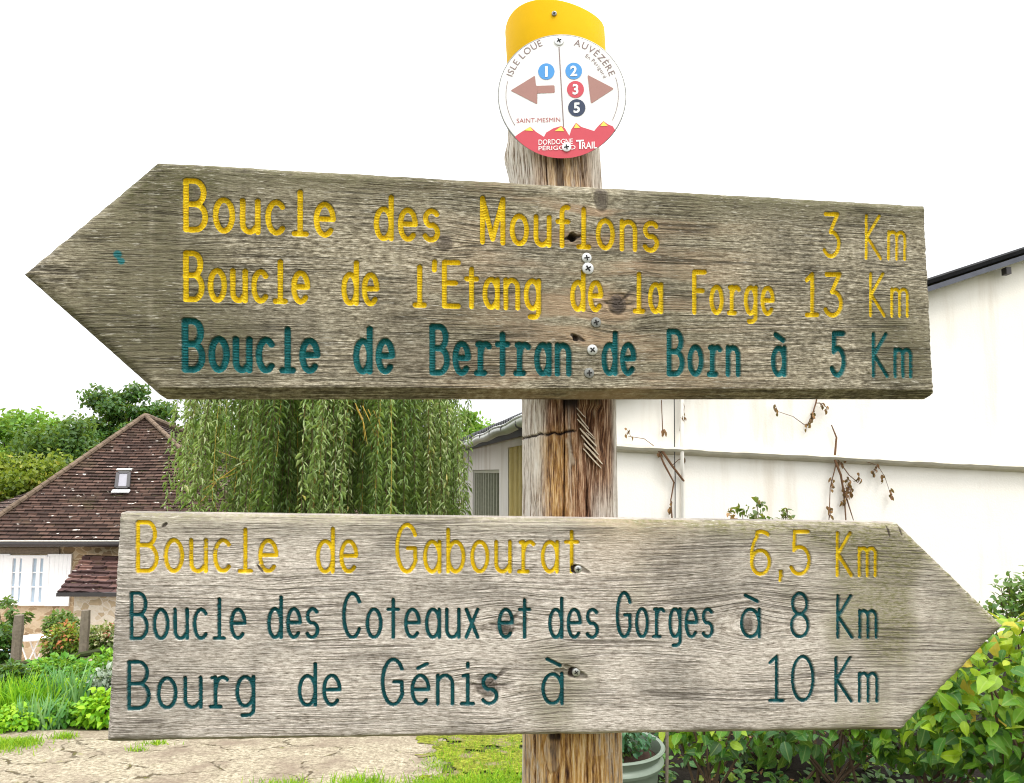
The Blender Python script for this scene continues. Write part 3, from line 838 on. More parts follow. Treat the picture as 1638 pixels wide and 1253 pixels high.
    V3 = Wd.reshape(-1, 3)
    # smooth normals of the whole face, so the cut between wood and lettering shows no seam
    gu = np.gradient(Wd, axis=1); gv = np.gradient(Wd, axis=0)
    nm = np.cross(gv, gu); nm /= np.linalg.norm(nm, axis=-1, keepdims=True) + 1e-12
    if (nm.reshape(-1, 3) @ B.R[:, 1]).mean() > 0: nm = -nm
    NM = nm.reshape(-1, 3)
    def piece(name, qs, par, extra=None):
        used, inv = np.unique(qs, return_inverse=True)
        f = inv.reshape(-1, 4)
        vv = V3[used]
        aa = {k: w[used] for k, w in A.items()}
        nn = NM[used]
        if extra is not None:
            ev, ef, ea, en = extra
            f = np.concatenate([f, ef + len(vv)])
            vv = np.concatenate([vv, ev]); nn = np.concatenate([nn, en])
            aa = {k: np.concatenate([aa[k], ea[k]]) for k in aa}
        me = mesh_np(name, vv, f, mat, True, aa)
        me.normals_split_custom_set_from_vertices(nn.astype(np.float32))
        return link(name, me, par)
    # sides and back
    ring = np.concatenate([idx[0, :], idx[1:, -1], idx[-1, -2::-1], idx[-2:0, 0]])
    T = 0.034
    xr_, zr_, vr_ = x.ravel()[ring], z.ravel()[ring], v.ravel()[ring]
    cx, cz = xr_.mean(), zr_.mean()
    layers = []
    for dep, ins in ((None, 0), (T - 0.006, 0), (T, 0.005)):
        if dep is None: layers.append(V3[ring]); continue
        layers.append(B.world(xr_ + np.sign(cx - xr_) * ins, zr_ + np.sign(cz - zr_) * ins, np.full(xr_.shape, dep)))
    n = len(ring)
    ctr = B.world(np.array([cx]), np.array([cz]), np.array([T]))
    ev = np.concatenate(layers + [ctr])
    ef = []
    k = np.arange(n); k2 = (k + 1) % n
    for l in range(2):
        ef.append(np.stack([l * n + k, l * n + k2, (l + 1) * n + k2, (l + 1) * n + k], -1))
    ef.append(np.stack([2 * n + k, 2 * n + k2, np.full(n, 3 * n), np.full(n, 3 * n)], -1)[:, :4])
    sides = np.concatenate(ef[:2])
    ea = {kk: np.zeros(len(ev)) for kk in A if kk != 'gc'}
    ea['gc'] = np.concatenate([np.stack([xr_ + seed * 3.3, vr_ + o, np.full(n, o)], -1) for o in (0, .02, .026)] + [[[0, 0, 0]]])
    ea['moss'][:] = 0.1
    up = np.concatenate([np.stack([xr_ - cx, zr_ - cz], -1)] * 3 + [[[0, 0]]])
    en = np.tile(B.R[:, 1], (len(ev), 1))
    # outward side normals from the outline
    nx_ = np.gradient(zr_); nz_ = -np.gradient(xr_)
    sgn = np.sign((nx_ * (xr_ - cx) + nz_ * (zr_ - cz)).sum())
    on = sgn * (nx_[:, None] * B.R[:, 0] + nz_[:, None] * B.R[:, 2])
    on /= np.linalg.norm(on, axis=1, keepdims=True) + 1e-12
    en[:n] = on; en[n:2 * n] = on
    main = piece('direction_board', quads[wq == 0], parent, (ev, sides, ea, en))
    main['label'] = label
    # back face
    bo = link('back_face', mesh_np('back_face', ev[2 * n:], [(i, (i + 1) % n, n) for i in range(n)], M['old_timber']), main)
    for li, (lab, isy, hw, words) in enumerate(lines):
        o = piece('lettering', quads[wq == li + 1], main)
        o['label'] = lab
    return main
make_board.groove = None

PZ = lambda Y: None
signpost = thing('signpost', (0.066, 0.90, 0.0), 'wooden trail signpost with two carved arrow boards and a round trail disc', 'signpost')
BU = Board(0.07863, 1.78989, 0.21418, 0.06432, -0.0244)
BL_ = Board(0.01632, 1.44535, 0.09704, 0.04748, 0.01854)
board_up = make_board(signpost, BU, [(250, 256), (1484, 327), (1500, 638), (259, 638), (33, 437)], True, UP_LINES, M['board_up'], True,
    [(711, 388, 13, 14, 10, .7), (962, 318, 13, 21, 14, .75), (988, 488, 16, 17, 16, .95), (1352, 478, 10, 12, 8, .25), (318, 318, 12, 14, 8, .3), (925, 541, 9, 8, 6, .5)],
    [(916, 380, 7, .010), (921, 541, 5, .006)], [(930, 378, 905, 382, 4, .003, .9), (915, 536, 934, 545, 4, .0015, .9)], [(917, 381, 16, 1.0), (1330, 600, 10, .3)], 1,
    'upper arrow board, darker and mossy, pointing left')
board_lo = make_board(signpost, BL_, [(187, 822), (1441, 838), (1443, 1174), (166, 1194), (1611, 1003)], False, LO_LINES, M['board_lo'], False,
    [(808, 1002, 16, 13, 18, .85), (780, 1098, 20, 17, 18, .8), (1200, 1000, 34, 30, 22, .12), (1196, 1000, 11, 13, 10, .7), (230, 1116, 12, 14, 6, .3), (425, 908, 14, 16, 8, .2)],
    [(921, 911, 7, .004), (917, 1077, 8, .004)],
    [(889, 1074, 936, 1083, 6, .0022, .45), (905, 1066, 932, 1079, 4, .002, .25), (917, 906, 940, 915, 5, .002, .35), (260, 843, 266, 838, 3, .002, .9), (412, 905, 420, 915, 2, .002, .9),
     (1420, 843, 1423, 858, 1.8, .001, .9), (1440, 843, 1443, 856, 1.8, .001, .9)],
    [(345, 880, 26, .5), (405, 905, 22, .45), (800, 1005, 18, .3), (785, 1095, 20, .3)], 2,
    'lower arrow board, paler, pointing right')

# ---- the post
PY = 0.902
def post_axis(z):
    return 0.0675 - 0.052 * np.clip(z - 1.68, 0, None) - 0.0 * z

def make_post():
    nth = 940
    zs = np.concatenate([np.linspace(-0.4, 1.15, 60)[:-1], np.arange(1.15, 1.62, 0.0013), np.arange(1.62, 1.70, 0.0006), np.arange(1.70, 2.075, 0.0013)])
    th = np.concatenate([np.linspace(0, np.pi, 140, endpoint=False), np.linspace(np.pi, 2 * np.pi, 800, endpoint=False)])
    TH, Z = np.meshgrid(th, zs)
    r0 = 0.0555
    # periodic noise: blend two copies
    def pn(ku, kz, seed, o=4):
        w = TH / (2 * np.pi)
        return fbm(TH * r0 * ku, Z * kz, seed, o) * (1 - w) + fbm((TH - 2 * np.pi) * r0 * ku, Z * kz, seed, o) * w
    rough = pn(150, 7, 31, 4) - 0.5
    rid = np.abs(pn(45, 2.0, 35, 3) - 0.5)
    rr = r0 + 0.004 * rough - 0.006 * smooth((0.035 - rid) / 0.035) * 0.9 + 0.003 * (pn(14, 5, 38, 2) - .5)
    # ang: signed angle from the side facing the camera (-Y), positive to the right
    ang = TH - 1.5 * np.pi
    ang = (ang + np.pi) % (2 * np.pi) - np.pi
    front = np.cos(ang)
    u = np.sin(ang)               # -1 left .. 1 right
    bulge = np.exp(-((Z - 1.972) / 0.022) ** 2) * np.exp(-((ang + 1.45) / 0.35) ** 2)
    rr += 0.007 * bulge * (0.6 + 0.8 * pn(60, 60, 39, 2))
    edge = 0.10 * (pn(30, 6, 41, 3) - 0.5)
    bark = smooth((0.80 - np.abs(u - 0.10 + edge * 4)) / 0.25) * smooth(front * 3) * smooth((pn(90, 5, 43, 4) - 0.22) / 0.2)
    bark = bark * (1 - 0.75 * smooth((u - 0.25) / 0.3) * smooth((1.60 - Z) / 0.05) * (Z > 1.3)) 
    bark *= np.where(Z > 1.9, 0.55, 1.0)
    oran = smooth((1.36 - Z) / 0.04) * smooth(front * 3) + 0.8 * np.exp(-((u + 0.35) / 0.3) ** 2) * smooth((1.66 - Z) / 0.03) * (front > 0)
    oran = np.maximum(oran, 0.7 * (Z > 1.88) * np.exp(-((u - .1) / 0.5) ** 2) * (front > 0))
    dark = np.zeros_like(Z); cut = np.zeros_like(Z)
    # visible band between the boards: z of a pixel row on the front of the post
    zr = lambda py: float(at(912, py, PY - r0)[2])
    ur = lambda px: (float(at(px, 700, PY - r0 * .8)[0]) - 0.0675) / r0
    # dark stained hollow below the upper board
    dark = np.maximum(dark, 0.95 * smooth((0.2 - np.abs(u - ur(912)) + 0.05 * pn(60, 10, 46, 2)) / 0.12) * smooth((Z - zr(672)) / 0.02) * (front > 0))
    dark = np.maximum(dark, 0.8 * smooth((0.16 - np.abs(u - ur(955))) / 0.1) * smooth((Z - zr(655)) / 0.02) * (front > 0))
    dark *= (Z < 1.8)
    # carved notch with slanting saw cuts
    un = (u - ur(922)) / (ur(965) - ur(922))
    zn = (Z - zr(645)) / (zr(748) - zr(645))
    inn = smooth((un - 0.0) / 0.12) * smooth((1.05 + 0.2 * zn - un) / 0.15) * smooth(zn / .12) * smooth((1.0 - zn) / 0.06) * smooth((un * 1.5 + .15 - zn * 1.1 + .62) / 0.1) * (front > 0)
    rr = rr - 0.006 * inn * smooth((1 - zn) * 2)
    qx, qy = 922 + 43 * un, 645 + 103 * zn
    ph_ = (qy - 1.1 * qx) / 10.0 + 0.25 * (pn(40, 40, 47, 2) - .5)
    flat = np.zeros_like(Z)
    # crack running across the left half
    zc = zr(690) + 0.0035 * (pn(120, 1, 49, 3) - 0.5) * 3 + 0.006 * u
    crk = np.exp(-((Z - zc) / (0.0006 + 0.0016 * pn(130, 1, 60, 3))) ** 2) * smooth((0.1 - u) / .1) * (front > 0.05) * smooth((pn(160, 2, 50, 2) - .22) / .12)
    rr = rr - 0.004 * crk; dark = np.maximum(dark, crk)
    # resin run
    ux = ur(905) + (zr(700) - Z) / (zr(700) - zr(750)) * (ur(917) - ur(905)) + 0.06 * (pn(20, 60, 51, 2) - .5) * 2
    run = np.exp(-((u - ux) / 0.045) ** 2) * smooth((zr(698) - Z) / .006) * smooth((Z - zr(748)) / .006) * (front > 0)
    run = run * smooth((pn(70, 120, 57, 3) - .36) / .2); cut = np.maximum(cut, run * 0.6); rr = rr + 0.0015 * run
    # knot low down
    kx, kz = ur(880) , zr(1207)
    kd = np.hypot((u - kx) / 0.15, (Z - kz) / 0.021) + 0.4 * (pn(90, 60, 53, 2) - .5)
    km = smooth((1.1 - kd) / 0.2) * (front > 0)
    cut = np.maximum(cut, km * 0.3 * smooth((pn(120, 120, 58, 3) - .3) / .2)); rr = rr + 0.001 * km - 0.002 * np.exp(-((kd - 1.1) / .12) ** 2) * (front > 0)
    dk2 = smooth((1 - np.hypot((u - kx - .05) / 0.16, (Z - zr(1180)) / 0.008)) / .5) * (front > 0)
    dark = np.maximum(dark, 0.85 * dk2 * smooth((pn(90, 20, 54, 2) - .35) / .2))
    # upper section: dark streak and small scar
    dark = np.maximum(dark, 0.7 * np.exp(-((u - .02) / 0.13) ** 2) * smooth((pn(120, 5, 55, 2) - .38) / .2) * (Z > 1.88) * (front > 0))
    X = post_axis(Z) + rr * np.cos(TH)
    Yv = PY + rr * np.sin(TH)
    # uneven top
    idx = np.arange(Z.size).reshape(Z.shape)
    nxt = np.roll(idx, -1, axis=1)
    f = np.stack([idx[:-1], nxt[:-1], nxt[1:], idx[1:]], -1).reshape(-1, 4)
    vv = np.stack([X, Yv, Z], -1).reshape(-1, 3)
    c = len(vv)
    vv = np.concatenate([vv, [[post_axis(zs[-1]), PY, zs[-1] + 0.002]]])
    topf = np.stack([idx[-1], nxt[-1], np.full(nth, c)], -1)
    A = dict(pc=np.concatenate([np.stack([TH * r0, Z, 0 * Z], -1).reshape(-1, 3), [[0, 2, 0]]]))
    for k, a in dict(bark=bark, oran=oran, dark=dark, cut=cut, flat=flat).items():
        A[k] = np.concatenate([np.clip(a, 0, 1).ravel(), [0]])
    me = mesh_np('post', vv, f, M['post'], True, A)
    o = link('post', me, signpost)
    cap = link('end_grain', mesh_np('end_grain', np.concatenate([vv[idx[-1]], vv[c:c + 1]]), [(i, (i + 1) % nth, nth) for i in range(nth)], M['old_timber']), o)
    return o
post = make_post()
def torn_fibres():
    "pale slanting fibres torn up by a saw below the upper board"
    L = [(610, 195, 700, 295, 9), (615, 250, 728, 395, 10), (617, 300, 775, 478, 13), (640, 390, 802, 568, 17), (655, 455, 822, 642, 15), (680, 535, 858, 732, 18), (672, 582, 846, 772, 13), (700, 430, 790, 500, 8)]
    mb = MB()
    def onpost(zx, zy, lift):
        px, py = 820 + zx / 5.967, 620 + zy / 5.967
        d = ray(px, py); o = EYE - np.array([0.0675, PY, 0])
        R1 = 0.0548 + lift
        A, Bq, Cq = d[0] ** 2 + d[1] ** 2, 2 * (o[0] * d[0] + o[1] * d[1]), o[0] ** 2 + o[1] ** 2 - R1 ** 2
        t = (-Bq - math.sqrt(Bq * Bq - 4 * A * Cq)) / (2 * A)
        return EYE + d * t
    for k, (x0, y0, x1, y1, w) in enumerate(L):
        n = 14
        dx, dy = (x1 - x0), (y1 - y0)
        ln = math.hypot(dx, dy); nx, ny = -dy / ln, dx / ln
        vs, fs = [], []
        for i in range(n + 1):
            t = i / n
            ww = w * (0.25 + 0.75 * math.sin(math.pi * min(1, .12 + t * .86)) ** .6) * 1.45 * (0.7 + .4 * vnoise(t * 7, k * 3.3, 3)) * .5
            wob = 5 * (vnoise(t * 4, k * 7.1, 8) - .5)
            cx, cy = x0 + dx * t + nx * wob, y0 + dy * t + ny * wob
            lift = .0012 + .0012 * t
            for (o, l) in ((-1, -.004), (-.8, lift), (.5, lift + .0006), (1, -.004)):
                vs.append(onpost(cx + nx * ww * o, cy + ny * ww * o, l))
        for i in range(n):
            for q in range(3): fs.append((i * 4 + q, i * 4 + q + 1, i * 4 + 5 + q, i * 4 + 4 + q))
        fs += [(0, 1, 2, 3), tuple(n * 4 + q for q in range(4))]
        mb.add(vs, fs)
    mb.build('torn_fibres', plain('torn_wood', (0.50, 0.42, 0.31), .9, .1, 0, .35, 260, .001), post)
torn_fibres()

# ---- yellow band round the post top
def make_band():
    n = 60
    a = np.linspace(R_(270 - 118), R_(270 + 118), n)
    z1 = float(at(886, 4, PY - .06)[2]); z0 = float(at(886, 70, PY - .06)[2])
    vs, fs = [], []
    z1 += .002
    prof = [(0.0612, z0), (0.0616, z1 - .002), (0.0610, z1), (0.0590, z1), (0.0586, z0 + .002)]
    cx = float(at(886, 50, PY)[0])
    for t in a:
        for (r, z) in prof:
            wob = 0.0012 * math.sin(t * 3 + 1)
            vs.append((cx + (r + wob) * math.cos(t) - 0.05 * (z - z1), PY + (r + wob) * math.sin(t), z + 0.004 * math.sin(t * 2.0)))
    m = len(prof)
    for i in range(n - 1):
        for k in range(m):
            fs.append((i * m + k, i * m + (k + 1) % m, (i + 1) * m + (k + 1) % m, (i + 1) * m + k))
    fs.append(tuple(range(m))[::-1]); fs.append(tuple((n - 1) * m + k for k in range(m)))
    mb = MB().add(vs, fs)
    return mb.build('yellow_band', M['yellow_sheet'], signpost, True)
band = make_band()

def screw(parent, c, nrm, rad, mat, spin=0.4, hexh=False):
    "countersunk screw head with its slot shade as a raised black cross"
    nrm = Vector(nrm).normalized()
    xx = nrm.cross(Vector((0, 0, 1))).normalized()
    yy = nrm.cross(xx)
    xx, yy = xx * math.cos(spin) + yy * math.sin(spin), yy * math.cos(spin) - xx * math.sin(spin)
    m = MB().lathe(c, [(0.0001, -.004), (rad * .95, -.003), (rad, .0002), (rad * .93, .0009), (rad * .6, .0013), (0.0001, .0014)], 28, (xx, yy, nrm))
    o = m.build('screw', mat, parent, True)
    r = MB()
    cc = V(c) + nrm * 0.0012
    r.box(cc, (rad * 1.05, rad * .24, .0012), (xx, yy, nrm)); r.box(cc + nrm * 0.0001, (rad * .24, rad * 1.05, .0012), (xx, yy, nrm))
    r.build('slot_shade', M['black'], o) if parent.type == 'EMPTY' else None
    if parent.type != 'EMPTY':
        me = o.data
        # black cross joined into the head (a sub-part goes no deeper)
        bm = bmesh.new(); bm.from_mesh(me)
        n0 = len(bm.faces)
        vs = [bm.verts.new(v) for v in r.v]
        for f in r.f:
            nf = bm.faces.new([vs[i] for i in f]); nf.material_index = 1
        bm.to_mesh(me); bm.free()
        me.materials.append(M['black'])
    return o

def board_screw(board, B, px, py, rad, mat, spin, sink=0.0):
    p = B.loc(px, py)
    w = B.world(np.array([p[0]]), np.array([p[1]]), np.array([-.0006 + sink]))[0]
    screw(board, w, -B.R[:, 1], rad / PX, mat, spin)
for (px, py, r, k, sp) in ((938, 413, 8.5, 'steel', .2), (940, 430, 10, 'steel', .6), (953, 516, 8.5, 'steel_dull', .3), (947, 560, 9, 'steel', .9), (942, 597, 8.5, 'steel_dull', .1)):
    board_screw(board_up, BU, px, py, r, M[k], sp)
for (px, py, r, k, sp) in ((925, 911, 6, 'steel', .2), (922, 1076, 6.5, 'steel', .6)):
    board_screw(board_lo, BL_, px, py, r, M[k], sp, 0.002)

# ---- round trail disc
DY = PY - 0.0555 - 0.0085
dc = at(899, 153.5, DY)
DR = float(np.linalg.norm(at(1001, 153.5, DY) - dc))
def dpt(zx, zy, lift):               # position read off the photograph's disc (enlarged crop) -> point on the plate
    p = at(760 + zx / 3.9167, zy / 3.9167, DY)
    return (float(p[0]), float(p[1]) - 0.0012 - lift, float(p[2]))
axd = (Vector((1, 0, 0)), Vector((0, 0, 1)), Vector((0, -1, 0)))
disc = MB().lathe(dc, [(0.0001, -.0012), (DR - .0006, -.0012), (DR, -.0006), (DR, .0006), (DR - .0006, .0012), (0.0001, .0012)], 128, axd).build('trail_disc', M['disc'], signpost, True)
MB().lathe(dc, [(DR - .0002, -.0013), (DR + .0007, -.001), (DR + .0007, .001), (DR - .0002, .0013), (DR - .0002, -.0013)], 128, axd).build('rim', M['steel_dull'], disc, True)
disc['label'] = 'round white enamel plate with arrows, numbers and red hills'

def dpoly(name, pts, lift, mat, label=None):
    pts = [dpt(x, y, lift) for x, y in pts]
    bm = bmesh.new()
    vs = [bm.verts.new(p) for p in pts]
    f = bm.faces.new(vs)
    bmesh.ops.triangulate(bm, faces=[f])
    for q in bm.faces:
        q.normal_update()
        if q.normal.y > 0: q.normal_flip()
    me = bpy.data.meshes.new(name); bm.to_mesh(me); bm.free()
    me.materials.append(mat)
    o = link(name, me, disc)
    if label: o['label'] = label
    return o

def rounded(pts, r=8, n=5):
    out = []
    m = len(pts)
    for i in range(m):
        p0, p, p1 = [Vector(pts[(i + k) % m]) for k in (-1, 0, 1)]
        a = p + (p0 - p).normalized() * r; b = p + (p1 - p).normalized() * r
        for k in range(n + 1):
            t = k / n
            q = a * (1 - t) ** 2 + p * 2 * t * (1 - t) + b * t * t
            out.append((q.x, q.y))
    return out
ZC = (545.0, 599.0); ZR = 400.0
dpoly('arrow', rounded([(222, 572), (375, 478), (381, 543), (497, 539), (499, 586), (388, 590), (389, 658)], 9), .0003, M['p_brown'])
dpoly('arrow', rounded([(703, 473), (870, 560), (725, 655)], 12), .0003, M['p_brown'])
hill = [(262, 850), (300, 825), (345, 798), (385, 833), (431, 862), (445, 835), (490, 808), (540, 793), (562, 808), (590, 855), (602, 815), (632, 773), (665, 800), (745, 825), (770, 795), (803, 763), (830, 783), (860, 795), (878, 822)]
a0 = math.atan2(822 - ZC[1], 878 - ZC[0]); a1 = math.atan2(850 - ZC[1], 262 - ZC[0])
hill += [(ZC[0] + (ZR - 3) * math.cos(a0 + (a1 - a0) * k / 40), ZC[1] + (ZR - 3) * math.sin(a0 + (a1 - a0) * k / 40)) for k in range(41)]
dpoly('hills', hill, .0003, M['p_red'])
for tri in ([(308, 822), (345, 800), (364, 826)], [(498, 826), (540, 796), (557, 827)], [(618, 808), (632, 777), (657, 806)], [(783, 795), (803, 766), (830, 794)]):
    dpoly('hilltop', tri, .0006, M['p_yellow'])
dpoly('divider', [(522, 300), (528, 300), (557, 800), (551, 800)], .0003, M['p_grey'])
def circ(cx, cy, r, n=40):
    return [(cx + r * math.cos(2 * math.pi * k / n), cy + r * math.sin(2 * math.pi * k / n)) for k in range(n)]
def arcband(r, a0, a1, w, n=40):
    P = [(ZC[0] + r * math.cos(R_(a0 + (a1 - a0) * k / n)), ZC[1] - r * math.sin(R_(a0 + (a1 - a0) * k / n))) for k in range(n + 1)]
    Q = [(ZC[0] + (r - w) * math.cos(R_(a0 + (a1 - a0) * k / n)), ZC[1] - (r - w) * math.sin(R_(a0 + (a1 - a0) * k / n))) for k in range(n + 1)]
    return [(np.array(P + Q), [(k, k + 1, n + 2 + k, n + 1 + k) for k in range(n)])]
ARCS = [arcband(353, 166, 213, 3), arcband(353, 18, -27, 3)]

def glyph_mesh(ch, bold=0.0):
    cu = bpy.data.curves.new('t', 'FONT')
    cu.body = ch
    cu.size = 1.0
    cu.offset = bold
    cu.resolution_u = 3
    ob = bpy.data.objects.new('t', cu)
    COL.objects.link(ob)
    me = ob.to_mesh()
    vs = np.array([v.co[:] for v in me.vertices]) if len(me.vertices) else np.zeros((0, 3))
    fs = [tuple(p.vertices) for p in me.polygons]
    ob.to_mesh_clear()
    bpy.data.objects.remove(ob); bpy.data.curves.remove(cu)
    return vs, fs

def text_part(name, placed, lift, mat, label=None):
    "placed: list of (verts in enlarged-crop pixels, faces)"
    mb = MB()
    for vs, fs in placed:
        mb.add([dpt(x, y, lift) for x, y in vs], fs)
    me = bpy.data.meshes.new(name)
    me.from_pydata(mb.v, [], mb.f)
    bm = bmesh.new(); bm.from_mesh(me)
    for q in bm.faces:
        q.normal_update()
        if q.normal.y > 0: q.normal_flip()
    bm.to_mesh(me); bm.free()
    me.materials.append(mat)
    o = link(name, me, disc)
    if label: o['label'] = label
    return o

def straight(txt, x0, y0, x1, y1, cap, bold=0.0):
    vs, fs = glyph_mesh(txt, bold)
    w0, w1 = vs[:, 0].min(), vs[:, 0].max()
    hh = glyph_mesh('H', bold)[0][:, 1].max()
    t = (vs[:, 0] - w0) / (w1 - w0)
    return [(np.stack([x0 + (x1 - x0) * t + 0.05 * vs[:, 1] / hh * 0, y0 + (y1 - y0) * t - vs[:, 1] / hh * cap], -1), fs)]

def curved(txt, r, a0, a1, cap, bold=0.0):
    hh = glyph_mesh('H', bold)[0][:, 1].max()
    sp = glyph_mesh('H', bold)[0][:, 0].max() * 0.5
    ad, items = 0.0, []
    for ch in txt:
        if ch == ' ':
            ad += sp; continue
        vs, fs = glyph_mesh(ch, bold)
        w0, w1 = vs[:, 0].min(), vs[:, 0].max()
        items.append((vs - [w0, 0, 0], fs, ad, w1 - w0))
        ad += (w1 - w0) + 0.13
    tot = ad - 0.13
    out = []
    for vs, fs, o, w in items:
        ang = R_(a0 + (a1 - a0) * (o + w / 2) / tot)
        s = abs(R_(a1 - a0)) * r / tot
        lx = (vs[:, 0] - w / 2) * s
        ly = vs[:, 1] / hh * cap
        er = np.array([math.cos(ang), -math.sin(ang)]); et = np.array([math.sin(ang), math.cos(ang)])
        P = np.array(ZC) + er * (r + ly)[:, None] + et * lx[:, None]
        out.append((P, fs))
    return out
for ab in ARCS: text_part('thin_arc', ab, .0003, M['p_grey'])
text_part('curved_lettering', curved('ISLE LOUE', 332, 160, 111.5, 40, 0.0), .0003, M['p_grey'])
text_part('curved_lettering', curved('AUV\u00c9Z\u00c8RE', 318, 77, 21.5, 40, 0.0), .0003, M['p_grey'])
text_part('curved_lettering', curved('En P\u00e9rigord', 278, 59, 22, 22, 0.0), .0003, M['p_grey'])
text_part('red_lettering', straight('SAINT-MESMIN', 260, 775, 533, 767, 27, 0), .0003, M['p_pink'])
text_part('white_lettering', straight('DORDOGNE', 397, 913, 611, 906, 32, .006) + straight('P\u00c9RIGORD', 397, 948, 628, 941, 26, .004), .0009, M['p_white'])
text_part('white_lettering', straight('T', 632, 938, 680, 936, 55, .02) + straight('RAIL', 668, 939, 762, 934, 42, .014), .0009, M['p_white'])
for (n_, cx, cy, r, mk) in (('1', 446, 453, 51, 'p_blue'), ('2', 617, 450, 52, 'p_blue'), ('3', 628, 565, 53, 'p_red'), ('5', 636, 680, 54, 'p_navy')):
    o = dpoly('number_spot', circ(cx, cy, r), .0004, M[mk])
    bo_ = .05 if n_ == '1' else .03
    gv_ = glyph_mesh(n_, bo_)[0]
    w = (gv_[:, 0].max() - gv_[:, 0].min()) / (gv_[:, 1].max() - gv_[:, 1].min()) * 33
    text_part('numeral', straight(n_, cx - w, cy + 31, cx + w, cy + 30, 62, bo_), .0008, M['p_white'])
screw(disc, dpt(525, 262, 0.0003), (0, -1, 0), .0056, M['steel'], .5)
screw(disc, dpt(572, 928, 0.0006), (0, -1, 0), .0056, M['steel'], .2)
screw(band, at(886.5, 22, PY - .0628), (0, -1, 0), .0030, M['steel_dull'], .5)

# ------------------------------------------------------------------ house at the left
def roof_face(bl, br, tr, tl, nco, lift, thick=0.05):
    "stepped tile courses on a quad; returns verts, faces, uvw"
    bl, br, tr, tl = map(np.array, (bl, br, tr, tl))
    nrm = np.cross(br - bl, tl - bl); nrm /= np.linalg.norm(nrm)
    if nrm[2] < 0: nrm = -nrm
    vs, fs, uv = [], [], []
    Lv = np.linalg.norm((tl + tr) / 2 - (bl + br) / 2)
    e = (br - bl) / np.linalg.norm(br - bl)
    nsg = 40
    for i in range(nco):
        v0, v1 = i / nco, (i + 1) / nco
        row0, row1 = [], []
        for k in range(nsg + 1):
            t = k / nsg
            w = 0.35 * lift * (vnoise(t * 23, i * 3.1, 4) - 0.5) * 2
            p0 = (bl + (tl - bl) * v0) * (1 - t) + (br + (tr - br) * v0) * t
            p1 = (bl + (tl - bl) * v1) * (1 - t) + (br + (tr - br) * v1) * t
            sag = -0.03 * math.sin(math.pi * t)
            row0.append(p0 + nrm * (lift + w + sag)); row1.append(p1 + nrm * (0.004 + sag))
            uv_t = ((p0 - bl) @ e)
            uv.append
        b = len(vs)
        for p in row0: vs.append(p); uv.append(((p - bl) @ e, v0 * Lv + .004, 0))
        for p in row1: vs.append(p); uv.append(((p - bl) @ e, v1 * Lv - .004, 0))
        for k, p in enumerate(row0): vs.append(p - nrm * (lift * .97)); uv.append(((p - bl) @ e, v0 * Lv, 0))
        m = nsg + 1
        for k in range(nsg):
            fs.append((b + k, b + k + 1, b + m + k + 1, b + m + k))
            fs.append((b + 2 * m + k, b + 2 * m + k + 1, b + k + 1, b + k))
    return vs, fs, uv

HY = 14.0
house = thing('stone_house', (-7, 14.3, -1.9), 'low stone house with a steep brown tiled hip roof and white window', 'house')
eb_l = at(-60, 868, HY); eb_r = at(448, 868, HY)
apex = at(232, 668, 17.2)
ridge_b = at(345, 712, 23.0)
fv, ff, fu = roof_face(eb_l, eb_r, apex + [0.02, 0, 0], apex - [0.02, 0, 0], 42, 0.028)
sv, sf, su = roof_face(eb_r, at(640, 840, 23.5), ridge_b, apex, 30, 0.028)
n0 = len(fv)
fv2 = fv + sv; ff2 = ff + [tuple(i + n0 for i in f) for f in sf]; fu2 = fu + su
# closed left and back slopes so the roof stands on its own
bk_l = at(-160, 838, 23.5)
bv, bf, bu = roof_face(bk_l, eb_l, apex, ridge_b, 30, 0.028)
n1 = len(fv2)
fv2 = fv2 + bv; ff2 = ff2 + [tuple(i + n1 for i in f) for f in bf]; fu2 = fu2 + bu
roof = link('roof', mesh_np('roof', fv2, ff2, M['tiles'], False, dict(uvw=np.array(fu2))), house)
hip = MB()
def hipline(a, b, r):
    a, b = np.array(a), np.array(b)
    n = 26
    for i in range(n):
        p = a + (b - a) * (i / n); q = a + (b - a) * ((i + 1.05) / n)
        hip.tube([p, q], [r, r * 1.18], 8)
hipline(apex + [0, 0, .05], eb_l + [0, -.02, .02], 0.05); hipline(apex + [0, 0, .05], eb_r + [0, 0, .02], 0.045); hipline(apex + [0, 0, .04], ridge_b + [0, 0, .02], 0.06)
hip.build('ridge_tile', plain('lichened_ridge', (0.17, 0.125, 0.09), 0.95, 0.1, 0, 0.9, 6), roof)
# skylight on the front slope
fn = np.cross(eb_r - eb_l, apex - eb_l); fn /= np.linalg.norm(fn); fn = fn * np.sign(fn[2])
def on_front(px, py, off=0.0):
    d = ray(px, py)
    k = ((eb_l - EYE) @ fn) / (d @ fn)
    return EYE + d * k + fn * off
sk = MB()
c4 = [on_front(187, 784, .05), on_front(206, 784, .05), on_front(208, 760, .05), on_front(190, 760, .05)]
def quad_frame(c, w, up, th=.05):
    m = MB()
    for i in range(4): m.bar(c[i], c[(i + 1) % 4], w, th, up)
    return m
rw = quad_frame(c4, .06, tuple(fn)).build('roof_window', M['dark_metal'], house)
link('pane', mesh_np('pane', [np.array(c) + fn * 0.01 for c in c4], [(0, 1, 2, 3)], M['curtain_pane']), rw)
MB().bar(on_front(180, 789, .045), on_front(208, 789, .045), .08, .02, tuple(fn)).build('flashing', M['white_paint'], rw)
MB().bar(on_front(188, 755, .055), on_front(212, 755, .055), .05, .03, tuple(fn)).build('head_flashing', M['zinc'], rw)
